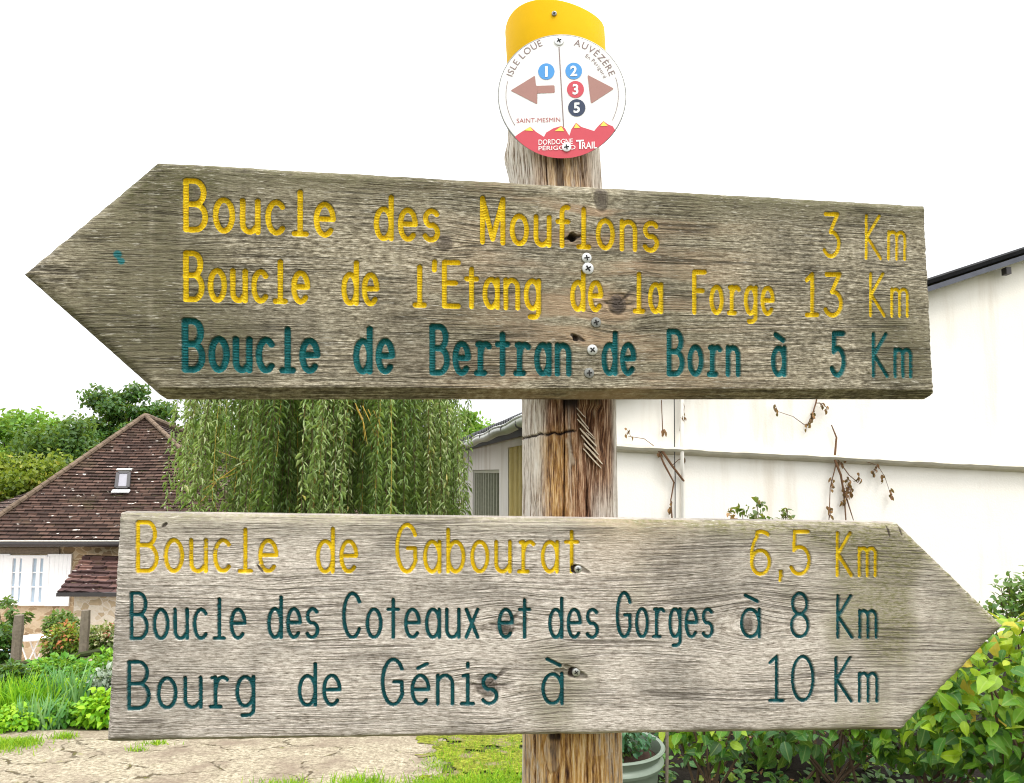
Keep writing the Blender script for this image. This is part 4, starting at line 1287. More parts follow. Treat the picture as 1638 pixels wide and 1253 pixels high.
# gutter
g = MB()
gp0, gp1 = at(-60, 870, HY - .08), at(448, 870, HY - .08)
g.tube([gp0, gp1], 0.055, 10)
gut = g.build('gutter', M['dark_metal'], house, True)
MB().tube([gp0 + [0, -.04, .05], gp1 + [0, -.04, .05]], 0.014, 8).build('gutter_lip', M['zinc'], gut)
# walls
WY = HY + 0.22
def wpt(px, py): return at(px, py, WY)
wl, wr_ = wpt(-52, 872), wpt(440, 872)
zb = -2.1
wall = MB()
zt = float(wl[2]) + .02
wall.box(((wl[0] + wr_[0]) / 2, WY + .15, (zt + zb) / 2), (wr_[0] - wl[0], .3, zt - zb))
wall.box((wl[0] + .15, WY + 4.3, (zt + zb) / 2), (.3, 8, zt - zb)); wall.box((wr_[0] - .15, WY + 4.3, (zt + zb) / 2), (.3, 8, zt - zb))
wall.build('wall', M['stone'], house)
# window with two casements and flanking shutters
def wbox(m, x0, y0, x1, y1, front, th):
    a, b = at(x0, y0, WY), at(x1, y1, WY)
    m.box(((a[0] + b[0]) / 2, WY - front + th / 2, (a[2] + b[2]) / 2), (abs(b[0] - a[0]), th, abs(a[2] - b[2])))
fr = MB()
for (x0, x1) in ((14, 19), (39, 51), (73, 78)): wbox(fr, x0, 890, x1, 965, .06, .08)
for (y0, y1) in ((888, 893), (963, 968)): wbox(fr, 14, y0, 78, y1, .063, .08)
win = fr.build('window', M['white_paint'], house)
ba = MB()
for y in (915.5, 938.5): wbox(ba, 19, y - .9, 39, y + .9, .045, .03); wbox(ba, 51, y - .9, 73, y + .9, .045, .03)
for x in (29, 62): wbox(ba, x - .8, 893, x + .8, 963, .042, .03)
ba.build('glazing_bar', M['white_paint'], win)
pn_ = MB(); wbox(pn_, 19, 893, 39, 963, .02, .012); wbox(pn_, 51, 893, 73, 963, .02, .012)
pn_.build('pane', M['pane'], win)
for (x0, x1) in ((-38, 13), (79, 112)):
    s_ = MB(); wbox(s_, x0, 886, x1, 969, .05, .04)
    k = (x1 - x0) / 5
    for i in range(1, 5): wbox(s_, x0 + i * k - .5, 886.5, x0 + i * k + .5, 968.5, .054, .03)
    s_.build('shutter', M['white_paint'], house)
ln = MB(); wbox(ln, -45, 876, 96, 886, .03, .05); ln.build('lintel', M['old_timber'], house)
# lean-to with its own tiled roof and wall
pv, pf, pu = roof_face(at(92, 949, 12.9), at(330, 949, 12.9), at(330, 888, WY - .02), at(136, 888, WY - .02), 8, 0.045)
rf2 = link('lean_to_roof', mesh_np('lean_to_roof', pv, pf, M['tiles_big'], False, dict(uvw=np.array(pu))), house)
a, b = at(92, 951, 12.9), at(330, 951, 12.9)
MB().bar(a, b, .08, .06).build('eave_board', M['dark_metal'], rf2)
a, b = at(119, 952, 13.05), at(330, 952, 13.05)
lw = MB(); lw.box(((a[0] + b[0]) / 2, 13.2, (a[2] + zb) / 2), (b[0] - a[0], .3, a[2] - zb)); lw.box((a[0] + .15, 13.75, (a[2] + zb) / 2 - .03), (.3, 1.0, a[2] - zb))
lw.build('lean_to_wall', M['stone_pale'], house)

# ------------------------------------------------------------------ shed at the right
CX, CY = 0.56, 8.5
dS = np.array([-0.166, 0.986, 0]); dG = np.array([0.986, 0.166, 0])
def sp_(g_, s_, z): return np.array([CX, CY, 0]) + dG * g_ + dS * s_ + np.array([0, 0, z])
EZ, SL = 2.26, 0.336
shed = thing('rendered_shed', sp_(3, 5, -.8), 'big cream rendered shed with gable wall, grey corrugated roof and zinc gutter', 'shed')
GW, LEN = 8.0, 13.4
w = MB()
v8 = [sp_(0, 0, -1.6), sp_(GW, 0, -1.6), sp_(2 * GW, 0, -1.6), sp_(2 * GW, 0, EZ), sp_(GW, 0, EZ + SL * GW), sp_(0, 0, EZ)]
v8b = [p + dS * 0.25 for p in v8]
w.add(v8 + v8b, [(0, 1, 4, 5), (1, 2, 3, 4), (6, 11, 10, 7), (7, 10, 9, 8), (5, 4, 10, 11), (4, 3, 9, 10), (0, 6, 7, 1), (1, 7, 8, 2), (2, 8, 9, 3), (0, 5, 11, 6)])
w.build('gable_wall', M['render'], shed)
def side_box(m, s0, s1, z0, z1, out, th):
    ax = (Vector(dS), Vector(dG), Vector((0, 0, 1)))
    c = sp_(-out + th / 2, (s0 + s1) / 2, (z0 + z1) / 2)
    m.box(c, (s1 - s0, th, z1 - z0), ax)
m = MB()
# side wall with an opening for the barred window and the door
wz = 1.6
m_s = [(0.26, 2.2, -1.6, EZ), (2.2, 3.75, 1.98, EZ), (3.75, 4.68, -1.6, EZ), (4.68, 8.55, 1.64, EZ), (4.68, 8.55, -1.6, 0.2), (8.55, LEN, -1.6, EZ)]
for (s0, s1, z0, z1) in m_s: side_box(m, s0, s1, z0, z1, 0, .25)
m.build('side_wall', M['render_side'], shed)
d_ = MB()
side_box(d_, 2.2, 3.75, -1.6, 1.98, -.04, .04)
for k in range(14): side_box(d_, 2.2 + (k + .25) * 1.55 / 14, 2.2 + (k + .75) * 1.55 / 14, -1.6, 1.98, -.015, .03)
d_.build('sheet_door', M['yellow_door'], shed)
gw_ = MB(); side_box(gw_, 4.68, 8.55, .2, 1.64, -.12, .01)
wn = gw_.build('barred_window', M['dim_glass'], shed)
bar = MB()
for k in range(11): side_box(bar, 4.76 + k * .365, 4.83 + k * .365, .2, 1.64, -.03, .05)
side_box(bar, 4.68, 8.55, 1.58, 1.638, -.028, .06); side_box(bar, 4.68, 8.55, .202, .26, -.028, .06)
bar.build('window_bar', M['grille'], wn)
# corrugated roof: left pitch and right pitch
def corr(g0, g1, sgn):
    ns = 400; S = np.linspace(-.18, LEN + .2, ns)
    vs, fs = [], []
    for s_ in S:
        o = .032 * math.sin(s_ * 2 * math.pi / .21)
        for g_ in (g0, g1):
            zz = EZ + SL * (g_ if g_ <= GW else 2 * GW - g_) + .125
            vs.append(sp_(g_, s_, zz + o))
        for g_ in (g0, g1):
            zz = EZ + SL * (g_ if g_ <= GW else 2 * GW - g_) + .105
            vs.append(sp_(g_, s_, zz + o))
    for i in range(ns - 1):
        a = i * 4; b = a + 4
        fs += [(a, b, b + 1, a + 1), (a + 2, a + 3, b + 3, b + 2), (a, a + 2, b + 2, b), (a + 1, b + 1, b + 3, a + 3)]
    fs += [(0, 1, 3, 2), (4 * ns - 4, 4 * ns - 2, 4 * ns - 1, 4 * ns - 3)]
    return vs, fs
r_ = MB(); r_.add(*corr(-.36, GW, 1)); r_.add(*corr(GW, 2 * GW + .36, 1))
rfs = r_.build('roof', M['fibre'], shed)
vg = MB()
vg.bar(sp_(-.2, -.10, EZ + .02 - .2 * SL), sp_(GW, -.10, EZ + SL * GW + .02), .2, .06)
vg.build('verge_board', plain('verge_board', (0.10, 0.105, 0.125), 0.8, 0.2, 0, .4, 6), rfs)
br_ = MB(); q = sp_(5.62, -.12, EZ + SL * 5.62 - .08); br_.box(q, (.06, .1, .085)); br_.build('bracket', M['dark_metal'], rfs)
gt = MB()
prof = []
ns = 40
gpts = [sp_(-.40, -.15 + (LEN + .25) * k / ns, EZ - .10 - .003 * k + .012 * math.sin(k * 1.1)) for k in range(ns + 1)]
gt.tube(gpts, .062, 12)
gtr = gt.build('gutter', M['zinc'], shed, True)
cl = MB()
for k in range(12): 
    p = sp_(-.40, .4 + k * 1.1, EZ - .105)
    cl.tube([p, p + dS * .03], .068, 12)
cl.build('gutter_clip', M['dark_metal'], gtr)
lp = MB(); lp.tube([p + np.array([-.045, 0, .055]) for p in gpts], .014, 6); lp.build('gutter_lip', plain('bright_zinc', (.7, .7, .68), .35, .5, .3, .1, 8), gtr)
sf_ = MB(); side_box(sf_, -.05, LEN, EZ - .16, EZ - .02, .06, .05); sf_.build('fascia', M['dark_metal'], shed)
pp = MB()
p = sp_(-.12, LEN - .5, 0)
pp.tube([p + np.array([0, 0, EZ - .1]), p + np.array([0, 0, -1.6])], .05, 10); pp.build('downpipe', M['dark_metal'], shed, True)
# sloping ledge on the gable
def gp(px, py, off=0.0):
    d = ray(px, py); n_ = np.array([-dG[1], dG[0], 0.0])
    k = ((np.array([CX, CY, 0]) - dS * off - EYE) @ n_) / (d @ n_)
    return EYE + d * k
lg = MB()
a, b = gp(905, 710, 0), gp(1700, 751, 0)
dv = (b - a); 
ledge = []
N_ = 90
nn = -dS
vs, fs = [], []
for i in range(N_ + 1):
    p = a + dv * i / N_
    j = .008 * (vnoise(i * .7, 3, 5) - .5) * 2
    for (o, zz) in ((0, .03), (.12, .017 + j), (.135, -.004 + j), (.11, -.032 + j), (0, -.065)):
        vs.append(p + nn * o + np.array([0, 0, zz]))
for i in range(N_):
    for k in range(4): fs.append((i * 5 + k, i * 5 + k + 1, i * 5 + 5 + k + 1, i * 5 + 5 + k))
lg.add(vs, fs); lg.build('ledge', M['ledge'], shed)
# cable pipes down the gable
for (px, r, mk) in ((1079, .006, 'dark_metal'), (1091, .022, 'zinc')):
    c_ = MB(); c_.tube([gp(px - 1, 560, .03), gp(px, 700, .10), gp(px + .3, 745, .10), gp(px + 1, 760, .03), gp(px, 1150, .03)], r, 8)
    c_.build('wall_pipe', M[mk] if mk != 'zinc' else M['render'], shed, True)

# ------------------------------------------------------------------ leaf builder
def frames(D, Nn):
    D = D / (np.linalg.norm(D, axis=1, keepdims=True) + 1e-9)
    S = np.cross(D, Nn); S /= np.linalg.norm(S, axis=1, keepdims=True) + 1e-9
    U = np.cross(S, D)
    return D, S, U

T_DIAM = (np.array([(0, 0, 0), (.45, .5, .12), (1, 0, -.05), (.45, -.5, .12)]), np.array([(0, 2, 1, 1), (0, 3, 2, 2)])[:, :3])
T_BROAD = (np.array([(0, 0, 0), (.35, 0, .02), (.7, 0, -.02), (1, 0, -.16),
                     (.1, .3, .06), (.35, .5, .10), (.68, .38, .02), (.1, -.3, .06), (.35, -.5, .10), (.68, -.38, .02)]),
           np.array([(0, 1, 4), (1, 5, 4), (1, 2, 5), (2, 6, 5), (2, 3, 6), (0, 7, 1), (1, 7, 8), (1, 8, 2), (2, 8, 9), (2, 9, 3)]))
T_BLADE = (np.array([(0, -.5, 0), (0, .5, 0), (.4, -.42, .0), (.4, .42, .0), (.75, -.25, -.06), (.75, .25, -.06), (1, 0, -.2)]),
           np.array([(0, 1, 3), (0, 3, 2), (2, 3, 5), (2, 5, 4), (4, 5, 6)]))

def leaves(name, P, D, Nn, L, W, mat, parent, tpl=T_DIAM, rnd=None, smooth_sh=False):
    n = len(P)
    D, S, U = frames(np.asarray(D, float), np.asarray(Nn, float))
    L = np.broadcast_to(L, (n,)); W = np.broadcast_to(W, (n,))
    tv, tf = tpl
    vs = (P[:, None, :] + D[:, None, :] * (tv[:, 0] * L[:, None])[..., None] + S[:, None, :] * (tv[:, 1] * W[:, None])[..., None]
          + U[:, None, :] * (tv[:, 2] * (L * (.2 + 2.0 * rng.random(n)))[:, None])[..., None])
    k = len(tv)
    f = (tf[None] + (np.arange(n) * k)[:, None, None]).reshape(-1, tf.shape[1])
    if rnd is None: rnd = rng.random(n)
    return link(name, mesh_np(name, vs.reshape(-1, 3), f, mat, smooth_sh, dict(rnd=np.repeat(rnd, k), mid=np.tile(np.abs(tv[:, 1]), n))), parent)

def rdir(n):
    v = rng.normal(size=(n, 3)); return v / np.linalg.norm(v, axis=1, keepdims=True)

# ------------------------------------------------------------------ trees beyond
def tree(name, label, px, py, Y, rx, ry, nclump, nleaf, size, mat, seed, dens=0.34):
    global rng
    rng = np.random.default_rng(seed)
    c = at(px, py, Y)
    RX, RZ = rx / F_PX * Y, ry / F_PX * Y
    base = np.array([c[0], Y, float(gz(c[0], Y))])
    root = thing(name, base, label, 'tree', 'trees behind the house and shed')
    d = rdir(nclump)
    rad = rng.random(nclump) ** 0.45
    K = c + d * rad[:, None] * np.array([RX, RX * .9, RZ]) * 0.86
    K[:, 2] = np.where(K[:, 2] < base[2] + 1, base[2] + 1 + rng.random(nclump), K[:, 2])
    cr = min(RX, RZ) * dens * (0.55 + 0.75 * rng.random(nclump))
    ci = rng.integers(0, nclump, nleaf)
    off = rdir(nleaf) * (rng.random(nleaf) ** 0.55)[:, None] * cr[ci][:, None] * np.array([1.15, 1.15, 0.8])
    P = K[ci] + off
    Nn = off / (np.linalg.norm(off, axis=1, keepdims=True) + 1e-9) * .7 + rdir(nleaf) * .6 + [0, 0, .5]
    D = rdir(nleaf) + [0, 0, -.35]
    tone = np.clip(0.5 + 0.28 * (rng.random(nclump)[ci] - .5) * 2 + 0.2 * rng.normal(size=nleaf), 0, 1)
    leaves('crown', P, D, Nn, size * (.7 + .6 * rng.random(nleaf)), size * .62, mat, root, T_DIAM, tone)
    tb = MB()
    top = c + np.array([0, 0, RZ * .3])
    tr0 = 0.035 * (top[2] - base[2])
    mid = [base, base * .6 + top * .4 + [.1, 0, 0], top]
    tb.tube(mid, [tr0, tr0 * .7, tr0 * .25], 8)
    for i in range(0, nclump, max(1, nclump // 14)):
        s_ = base * .55 + top * .45 if i % 2 else base * .35 + top * .65
        tb.tube([s_, (s_ + K[i]) / 2 + [0, 0, .15], K[i]], [tr0 * .35, tr0 * .2, tr0 * .06], 6)
    tb.build('trunk', M['trunk'], root, True)
    return root

tree('broadleaf_tree', 'bright green broad tree at the far left behind the house roof', 30, 745, 27, 100, 98, 55, 16000, .20, L_BRIGHT, 21)
tree('yellowing_tree', 'yellowing tree in front of the bright green one, beside the left roof hip', 18, 800, 20.5, 88, 88, 40, 11000, .15, L_YEL, 22)
tree('oak_tree', 'tall dark green oak rising behind the peak of the tiled roof', 205, 690, 30, 84, 84, 40, 13000, .19, L_OAK, 23, .27)
tree('broadleaf_tree', 'mid green tree filling the gap between the oak and the yellowing tree', 108, 745, 25, 78, 88, 40, 11000, .17, L_SHRUB, 24)
tree('broadleaf_tree', 'tree between the roof ridge and the left side of the willow', 318, 735, 30, 80, 92, 40, 9500, .19, L_BRIGHT, 25)
tree('broadleaf_tree', 'dense tree standing behind the middle of the weeping willow', 530, 740, 27, 190, 85, 60, 14000, .22, L_OAK, 26)
tree('broadleaf_tree', 'green tree between the willow and the shed gutter', 730, 715, 29, 60, 70, 30, 8000, .17, L_BRIGHT, 27, .36)
tree('young_tree', 'small tree crown just showing over the shed gutter beside the post', 797, 712, 33, 24, 42, 12, 2500, .16, L_BRIGHT, 28, .5)

def far_wood():
    global rng
    rng = np.random.default_rng(77)
    n, m = 26000, 110
    kx = -75 + 78 * rng.random(m); ky = 46 + 16 * rng.random(m)
    r = 1.6 + 1.8 * rng.random(m)
    kz = gz(kx, ky) + 1.2 + 3.4 * rng.random(m)
    ci = rng.integers(0, m, n)
    o = rdir(n) * (rng.random(n) ** .5)[:, None] * r[ci][:, None]
    P = np.stack([kx, ky, kz], -1)[ci] + o
    P[:, 2] = np.maximum(P[:, 2], gz(P[:, 0], P[:, 1]) + .1)
    ob = leaves('far_wood', P, rdir(n), o + rdir(n) + [0, 0, 1], .34 + .25 * rng.random(n), .26, L_OAK, None, T_DIAM, np.clip(rng.random(m)[ci] * .7 + .3 * rng.random(n), 0, 1))
    tag(ob, 'far wooded edge reading as one green mass behind the garden', 'wood', None, 'stuff')
far_wood()

# ------------------------------------------------------------------ weeping willow
def willow():
    global rng
    rng = np.random.default_rng(41)
    Y0 = 9.6
    c = at(520, 620, Y0)
    gzb = float(gz(c[0], Y0))
    root = thing('weeping_willow', (c[0], Y0, gzb), 'weeping willow with long hanging grey-green strands in front of the house', 'tree')
    RX = 1.70
    ztop = float(at(520, 440, Y0)[2])
    tb = MB()
    fork = np.array([c[0] - .1, Y0 + .2, float(at(520, 700, Y0)[2])])
    tb.tube([(c[0] - .15, Y0 + .2, gzb - .1), (c[0] - .12, Y0 + .2, gzb + 1.2), fork], [.2, .16, .14], 10)
    br = []
    for k in range(16):
        a = k * 2.4; rr = RX * (.25 + .5 * rng.random())
        tip = np.array([c[0] + rr * math.cos(a), Y0 + rr * .8 * math.sin(a), ztop - .9 * (rr / RX) ** 2 - .3 - .2 * rng.random()])
        m = (fork + tip) / 2 + np.array([0, 0, .45])
        tb.tube([fork, m, tip], [.09, .05, .015], 6)
        br.append((m, tip))
    tb.build('trunk', M['trunk'], root, True)
    P, D, Nn, L, W, T = [], [], [], [], [], []
    tw = MB(); yt = MB()
    for bough in range(66):
        a = bough * 2.39996 + .25 * rng.normal()
        q = ((bough + .5) / 66.0) ** .5
        bx, by = c[0] + RX * q * math.cos(a), Y0 + RX * .85 * q * math.sin(a)
        bz = ztop - 1.1 * q * q - (.9 * rng.random() if rng.random() < .4 else .25 * rng.random())
        bt = .12 + .62 * rng.random()
        xb = (bx - c[0]) / RX
        blen = rng.random()
        kq = 110                                   # leafy top of the bough
        o_ = rdir(kq) * (rng.random(kq) ** .5)[:, None] * [.26, .26, .20]
        P.append(np.array([bx, by, bz - .02]) + o_); D.append(rdir(kq) * .6 + [0, 0, -.6]); Nn.append(rdir(kq) * .5 + [0, 0, .8])
        L.append(.07 + .05 * rng.random(kq)); W.append(.015 + .008 * rng.random(kq)); T.append(np.clip(bt + .2 * rng.normal(size=kq), 0, 1))
        for i in range(6 if xb < -.55 else 11):
            x, y = bx + .10 * rng.normal(), by + .10 * rng.normal()
            z = bz - .12 * abs(rng.normal())
            endp = 800 + 190 * blen + 50 * rng.normal() if xb > -.6 else 730 + 110 * rng.random()
            zend = float(at(520, endp, y)[2])
            if zend > z - .4: continue
            n = int((z - zend) / .021)
            ph = rng.random() * 6.28
            sway = .09 * rng.random() + .03
            dirx = math.cos(a) * .06 * q; diry = math.sin(a) * .14 * q
            t = np.linspace(0, 1, n)
            sx = x + dirx * (1 - (1 - t) ** 2) * 2 + sway * .4 * np.sin(t * 3.4 + ph); sy = y + diry * (1 - (1 - t) ** 2) * 2 + sway * .4 * np.cos(t * 2.6 + ph)
            pts = np.stack([sx, sy, z + (zend - z) * t], -1)
            (yt if rng.random() < .14 else tw).tube(pts[::max(1, n // 7)], .0022, 4, False)
            pp = pts[rng.random(n) < .95]
            k = len(pp)
            th = rng.random(k) * 6.28
            out = np.stack([np.cos(th), np.sin(th), np.zeros(k)], -1)
            P.append(pp); D.append(out * (.6 + .5 * rng.random(k))[:, None] + np.array([0, 0, -1.0]) * (.35 + .8 * rng.random(k))[:, None])
            Nn.append(out * .6 + [0, 0, .6] + rdir(k) * .4)
            L.append(.06 + .065 * rng.random(k)); W.append(.013 + .009 * rng.random(k))
            T.append(np.clip(bt + .1 * rng.normal() + .17 * rng.normal(size=k), 0, 1))
    leaves('foliage', np.concatenate(P), np.concatenate(D), np.concatenate(Nn), np.concatenate(L), np.concatenate(W), L_WIL, root, T_DIAM, np.concatenate(T))
    # the bare yellow branch reaching down to the left
    a_, b_ = at(436, 722, Y0 - 1.0), at(322, 786, Y0 - 1.1)
    yt.tube([a_, (a_ + b_) / 2 + [0, 0, .05], b_], [.008, .006, .003], 5)
    for (x0, y0, x1, y1) in ((410, 740, 350, 722), (395, 748, 335, 770), (380, 752, 372, 800), (345, 772, 312, 812), (420, 730, 400, 790)):
        yt.tube([at(x0, y0, Y0 - 1.05), at((x0 + x1) / 2, (y0 + y1) / 2 + 3, Y0 - 1.08), at(x1, y1, Y0 - 1.1)], [.005, .004, .002], 5)
    for k in range(5):
        x0 = 560 + 40 * rng.random(); y0 = 640 + 20 * rng.random()
        yt.tube([at(x0, y0, Y0 - 1.25), at(x0 + 12, y0 + 25, Y0 - 1.3), at(x0 + 15 + 10 * rng.random(), y0 + 60, Y0 - 1.3)], [.005, .004, .002], 5)
    tw.build('strand', M['twig'], root); yt.build('yellow_twig', M['yel_twig'], root)
willow()

# ------------------------------------------------------------------ shrubs and plants
def shrub(name, label, cat, base, ctr, rad, n, lsize, mat, seed, tpl=T_BROAD, group=None, aspect=.62, stems=14, up=.25, hollow=.55, droop=.35, flor=None, clump=None, stem_mat=None):
    global rng
    rng = np.random.default_rng(seed)
    base, ctr, rad = map(lambda q: np.array(q, float), (base, ctr, rad))
    root = thing(name, base, label, cat, group)
    if clump:
        kd = rdir(clump); kk = ctr + kd * (rng.random(clump) ** .4)[:, None] * rad * .85
        ci = rng.integers(0, clump, n)
        P = kk[ci] + rdir(n) * (rng.random(n) ** .5)[:, None] * rad.min() * .38
        d = (P - ctr) / rad; d /= np.linalg.norm(d, axis=1, keepdims=True) + 1e-9
        tn = rng.random(clump)[ci]
    else:
        d = rdir(n)
        q = hollow + (1 - hollow) * rng.random(n) ** .7
        P = ctr + d * q[:, None] * rad
        tn = rng.random(n)
    lump = 0.82 + 0.36 * fbm(d[:, 0] * 2.3 + seed, d[:, 2] * 2.3 + d[:, 1] * 1.7, seed % 40)
    P = ctr + (P - ctr) * lump[:, None]
    lo = base[2] + .03
    P[:, 2] = np.where(P[:, 2] < lo, lo + .1 * rng.random(n), P[:, 2])
    out = d * np.array([1, 1, .5])
    D = out + rdir(n) * (.95 if tpl is T_BROAD else .6) + [0, 0, -droop * (.6 if tpl is T_BROAD else 1)]
    Nn = d * .55 + np.array([0, 0, .8]) + rdir(n) * (up + (.4 if tpl is T_BROAD else 0))
    tone = np.clip(.5 * tn + .5 * rng.random(n) + .24 * d[:, 2], 0, 1)
    if flor is not None: tone = np.where(rng.random(n) < flor, .75 + .25 * rng.random(n), tone * .6)
    L = lsize * (.4 + .85 * rng.random(n) ** .8)
    leaves('foliage', P, D, Nn, L, L * aspect, mat, root, tpl, tone, tpl is T_BROAD)
    sb = MB()
    for k in range(stems):
        q = P[rng.integers(0, n)]
        s_ = base + np.array([rng.normal() * rad[0] * .18, rng.normal() * rad[1] * .18, 0])
        m = (s_ + q) / 2 + np.array([0, 0, .1 * rad[2]])
        r0 = .06 * lsize + .002
        sb.tube([s_, m, q], [r0 * 1.3, r0, r0 * .5], 5)
    if stems: sb.build('stem', stem_mat or M['twig'], root)
    return root

def bush_at(name, label, cat, px, py, Y, rx, ry, n, lsize, mat, seed, dy=.8, **kw):
    c = at(px, py, Y)
    base = (c[0], Y, float(gz(c[0], Y)))
    return shrub(name, label, cat, base, c, (rx / F_PX * Y, rx / F_PX * Y * dy, ry / F_PX * Y), n, lsize, mat, seed, **kw)

HG = 'hydrangea bushes along the shed wall'
bush_at('hydrangea_bush', 'large yellow-green hydrangea bush at the right edge below the board tip', 'shrub', 1640, 1128, 3.5, 175, 135, 1150, .085, L_HYD, 51, group=HG, stems=12)
bush_at('hydrangea_bush', 'hydrangea bush under the bottom right corner of the lower board', 'shrub', 1480, 1150, 3.9, 120, 72, 480, .08, L_HYD, 52, group=HG, stems=10)
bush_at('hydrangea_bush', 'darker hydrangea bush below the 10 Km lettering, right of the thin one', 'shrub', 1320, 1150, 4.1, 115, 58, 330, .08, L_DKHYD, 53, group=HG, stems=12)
bush_at('hydrangea_bush', 'small yellow-green hydrangea bush directly right of the sage pot', 'shrub', 1135, 1155, 4.0, 80, 52, 280, .07, L_HYD, 54, group=HG, stems=10)
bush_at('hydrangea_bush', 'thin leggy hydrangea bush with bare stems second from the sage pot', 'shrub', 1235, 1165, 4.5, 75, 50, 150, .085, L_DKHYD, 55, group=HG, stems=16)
bush_at('small_leaved_shrub', 'airy small-leaved shrub against the cream wall behind the board tip', 'shrub', 1640, 985, 4.6, 75, 78, 900, .045, L_SHRUB, 56, tpl=T_BROAD, stems=30, hollow=.1, clump=26)
bush_at('rose_bush', 'thin rose bush with reddish leaves peeking over the lower board', 'shrub', 1210, 830, 4.8, 52, 30, 190, .045, L_ROSE, 57, tpl=T_BROAD, stems=22, hollow=.1, clump=9)
bush_at('rose_bush', 'low tips of red rose leaves just above the lower board', 'shrub', 1262, 842, 4.9, 34, 14, 60, .04, L_ROSE, 58, tpl=T_BROAD, stems=10, hollow=.1)
# ground ivy below the hydrangeas, nobody could count it
def carpet(name, label, cat, region, n, lsize, mat, seed, tpl=T_BROAD, h=.06, aspect=.7):
    global rng
    rng = np.random.default_rng(seed)
    x = region[0] + (region[1] - region[0]) * rng.random(n * 3); y = region[2] + (region[3] - region[2]) * rng.random(n * 3)
    k = fbm(x * 3.2, y * 3.2, seed % 30) > .47
    x, y = x[k][:n], y[k][:n]
    m = len(x)
    P = np.stack([x, y, gz(x, y) + h * rng.random(m)], -1)
    D = rdir(m) * [1, 1, .35]; Nn = rdir(m) * .5 + [0, 0, 1]
    L = lsize * (.5 + .8 * rng.random(m))
    o = leaves(name, P, D, Nn, L, L * aspect, mat, None, tpl)
    return tag(o, label, cat, None, 'stuff')
carpet('ground_cover', 'low dark green ground cover on the soil under the hydrangeas', 'ground cover', (.7, 4.2, 3.3, 6.0), 2200, .055, L_DKHYD, 60)
carpet('leaf_litter', 'brown leaf litter and twigs on the dark soil', 'leaf litter', (.4, 4.4, 3.2, 6.5), 1500, .035, L_DRY, 61, T_DIAM, .015)

# pot with a plant and a cane
pot_c = at(975, 1215, 3.55)
pcx = float(pot_c[0])
PR = float(at(1062, 1200, 3.55)[0]) - pcx
zr1 = float(at(975, 1192, 3.55)[2])
pot = thing('plant_pot', (pcx, 3.55, zr1 - .42), 'sage green glazed pot with a ridged rim behind the post', 'pot')
PH = zr1
prof = [(PR * .66, -.42), (PR * .74, -.40), (PR * .88, -.09), (PR * .90, -.075), (PR * .965, -.068), (PR * .985, -.055), (PR * .955, -.043), (PR * .915, -.036), (PR * .93, -.02), (PR * .99, -.008), (PR * 1.01, 0), (PR * .99, .007), (PR * .93, .004), (PR * .90, -.02), (PR * .88, -.06)]
MB().lathe((pcx, 3.55, PH), prof, 64).build('bowl', M['pot'], pot, True)
MB().lathe((pcx, 3.55, PH), [(PR * .9, -.05), (PR * .5, -.035), (.001, -.03)], 40).build('soil', M['soil'], pot, True)
shrub('potted_plant', 'small dark green leafy plant growing in the sage pot', 'plant', (pcx, 3.55, PH - .04), (pcx + .0, 3.53, PH + .07), (PR * .85, PR * .8, .14), 1100, .03, L_POT, 63, stems=18, hollow=.2)
tag(MB().tube([at(1066, 1300, 3.75), at(1067, 1215, 3.75), at(1067, 1140, 3.75)], .008, 8).build('garden_cane', M['old_timber']), 'grey garden cane standing upright beside the sage pot', 'cane')

# dead vines on the gable
def vine(label, paths, nl, seed, spots):
    global rng
    rng = np.random.default_rng(seed)
    root = thing('dead_vine', gp(paths[0][0][0], 1150, .05), label, 'vine', 'dead vines on the cream gable wall')
    b = MB()
    for pth in paths:
        pts = [gp(px, py, .045 if not 700 < py < 765 else .10) for px, py, r in pth]
        b.tube(pts, [r * .72 for _, _, r in pth], 6)
    P = []
    for (px, py, s_, k) in spots:
        best = min((q for pth in paths for q in pth), key=lambda q: (q[0] - px) ** 2 + (q[1] - py) ** 2)
        b.tube([gp(best[0], best[1], .045), gp((best[0] + px) / 2 + 2, (best[1] + py) / 2 - 2, .06), gp(px, py + s_, .05)], [.005, .004, .003], 5)
        for i in range(k):
            qx, qy = px + rng.normal() * s_ * .7, py + rng.normal() * s_ * 1.2
            P.append(gp(qx, qy, .055 + .04 * rng.random()))
            b.tube([gp(px, py, .05), P[-1]], [.003, .002], 4)
    b.build('stem', M['vine'], root, True)
    P = np.array(P); n = len(P)
    leaves('dry_leaf', P, rdir(n) * [.5, .5, .4] + [0, 0, -.9], rdir(n) + [0, -1.2, 0], .06 * (.5 + .8 * rng.random(n)), .03, L_DRY, root, T_BROAD)
vine('dead brown vine with a thick twist under the ledge beside the wall pipes',
     [[(1074, 1150, .012), (1075, 830, .012), (1073, 800, .01), (1078, 772, .012), (1062, 742, .016), (1052, 718, .008)], [(1094, 770, .016), (1075, 745, .018), (1058, 720, .02)], [(1060, 690, .008), (1058, 640, .007)], [(1088, 690, .01), (1092, 640, .008)]],
     40, 71, [(1056, 722, 5, 10), (1060, 690, 3, 5), (1073, 812, 3, 7), (1093, 665, 3, 8), (1005, 690, 8, 4), (1092, 730, 4, 5)])
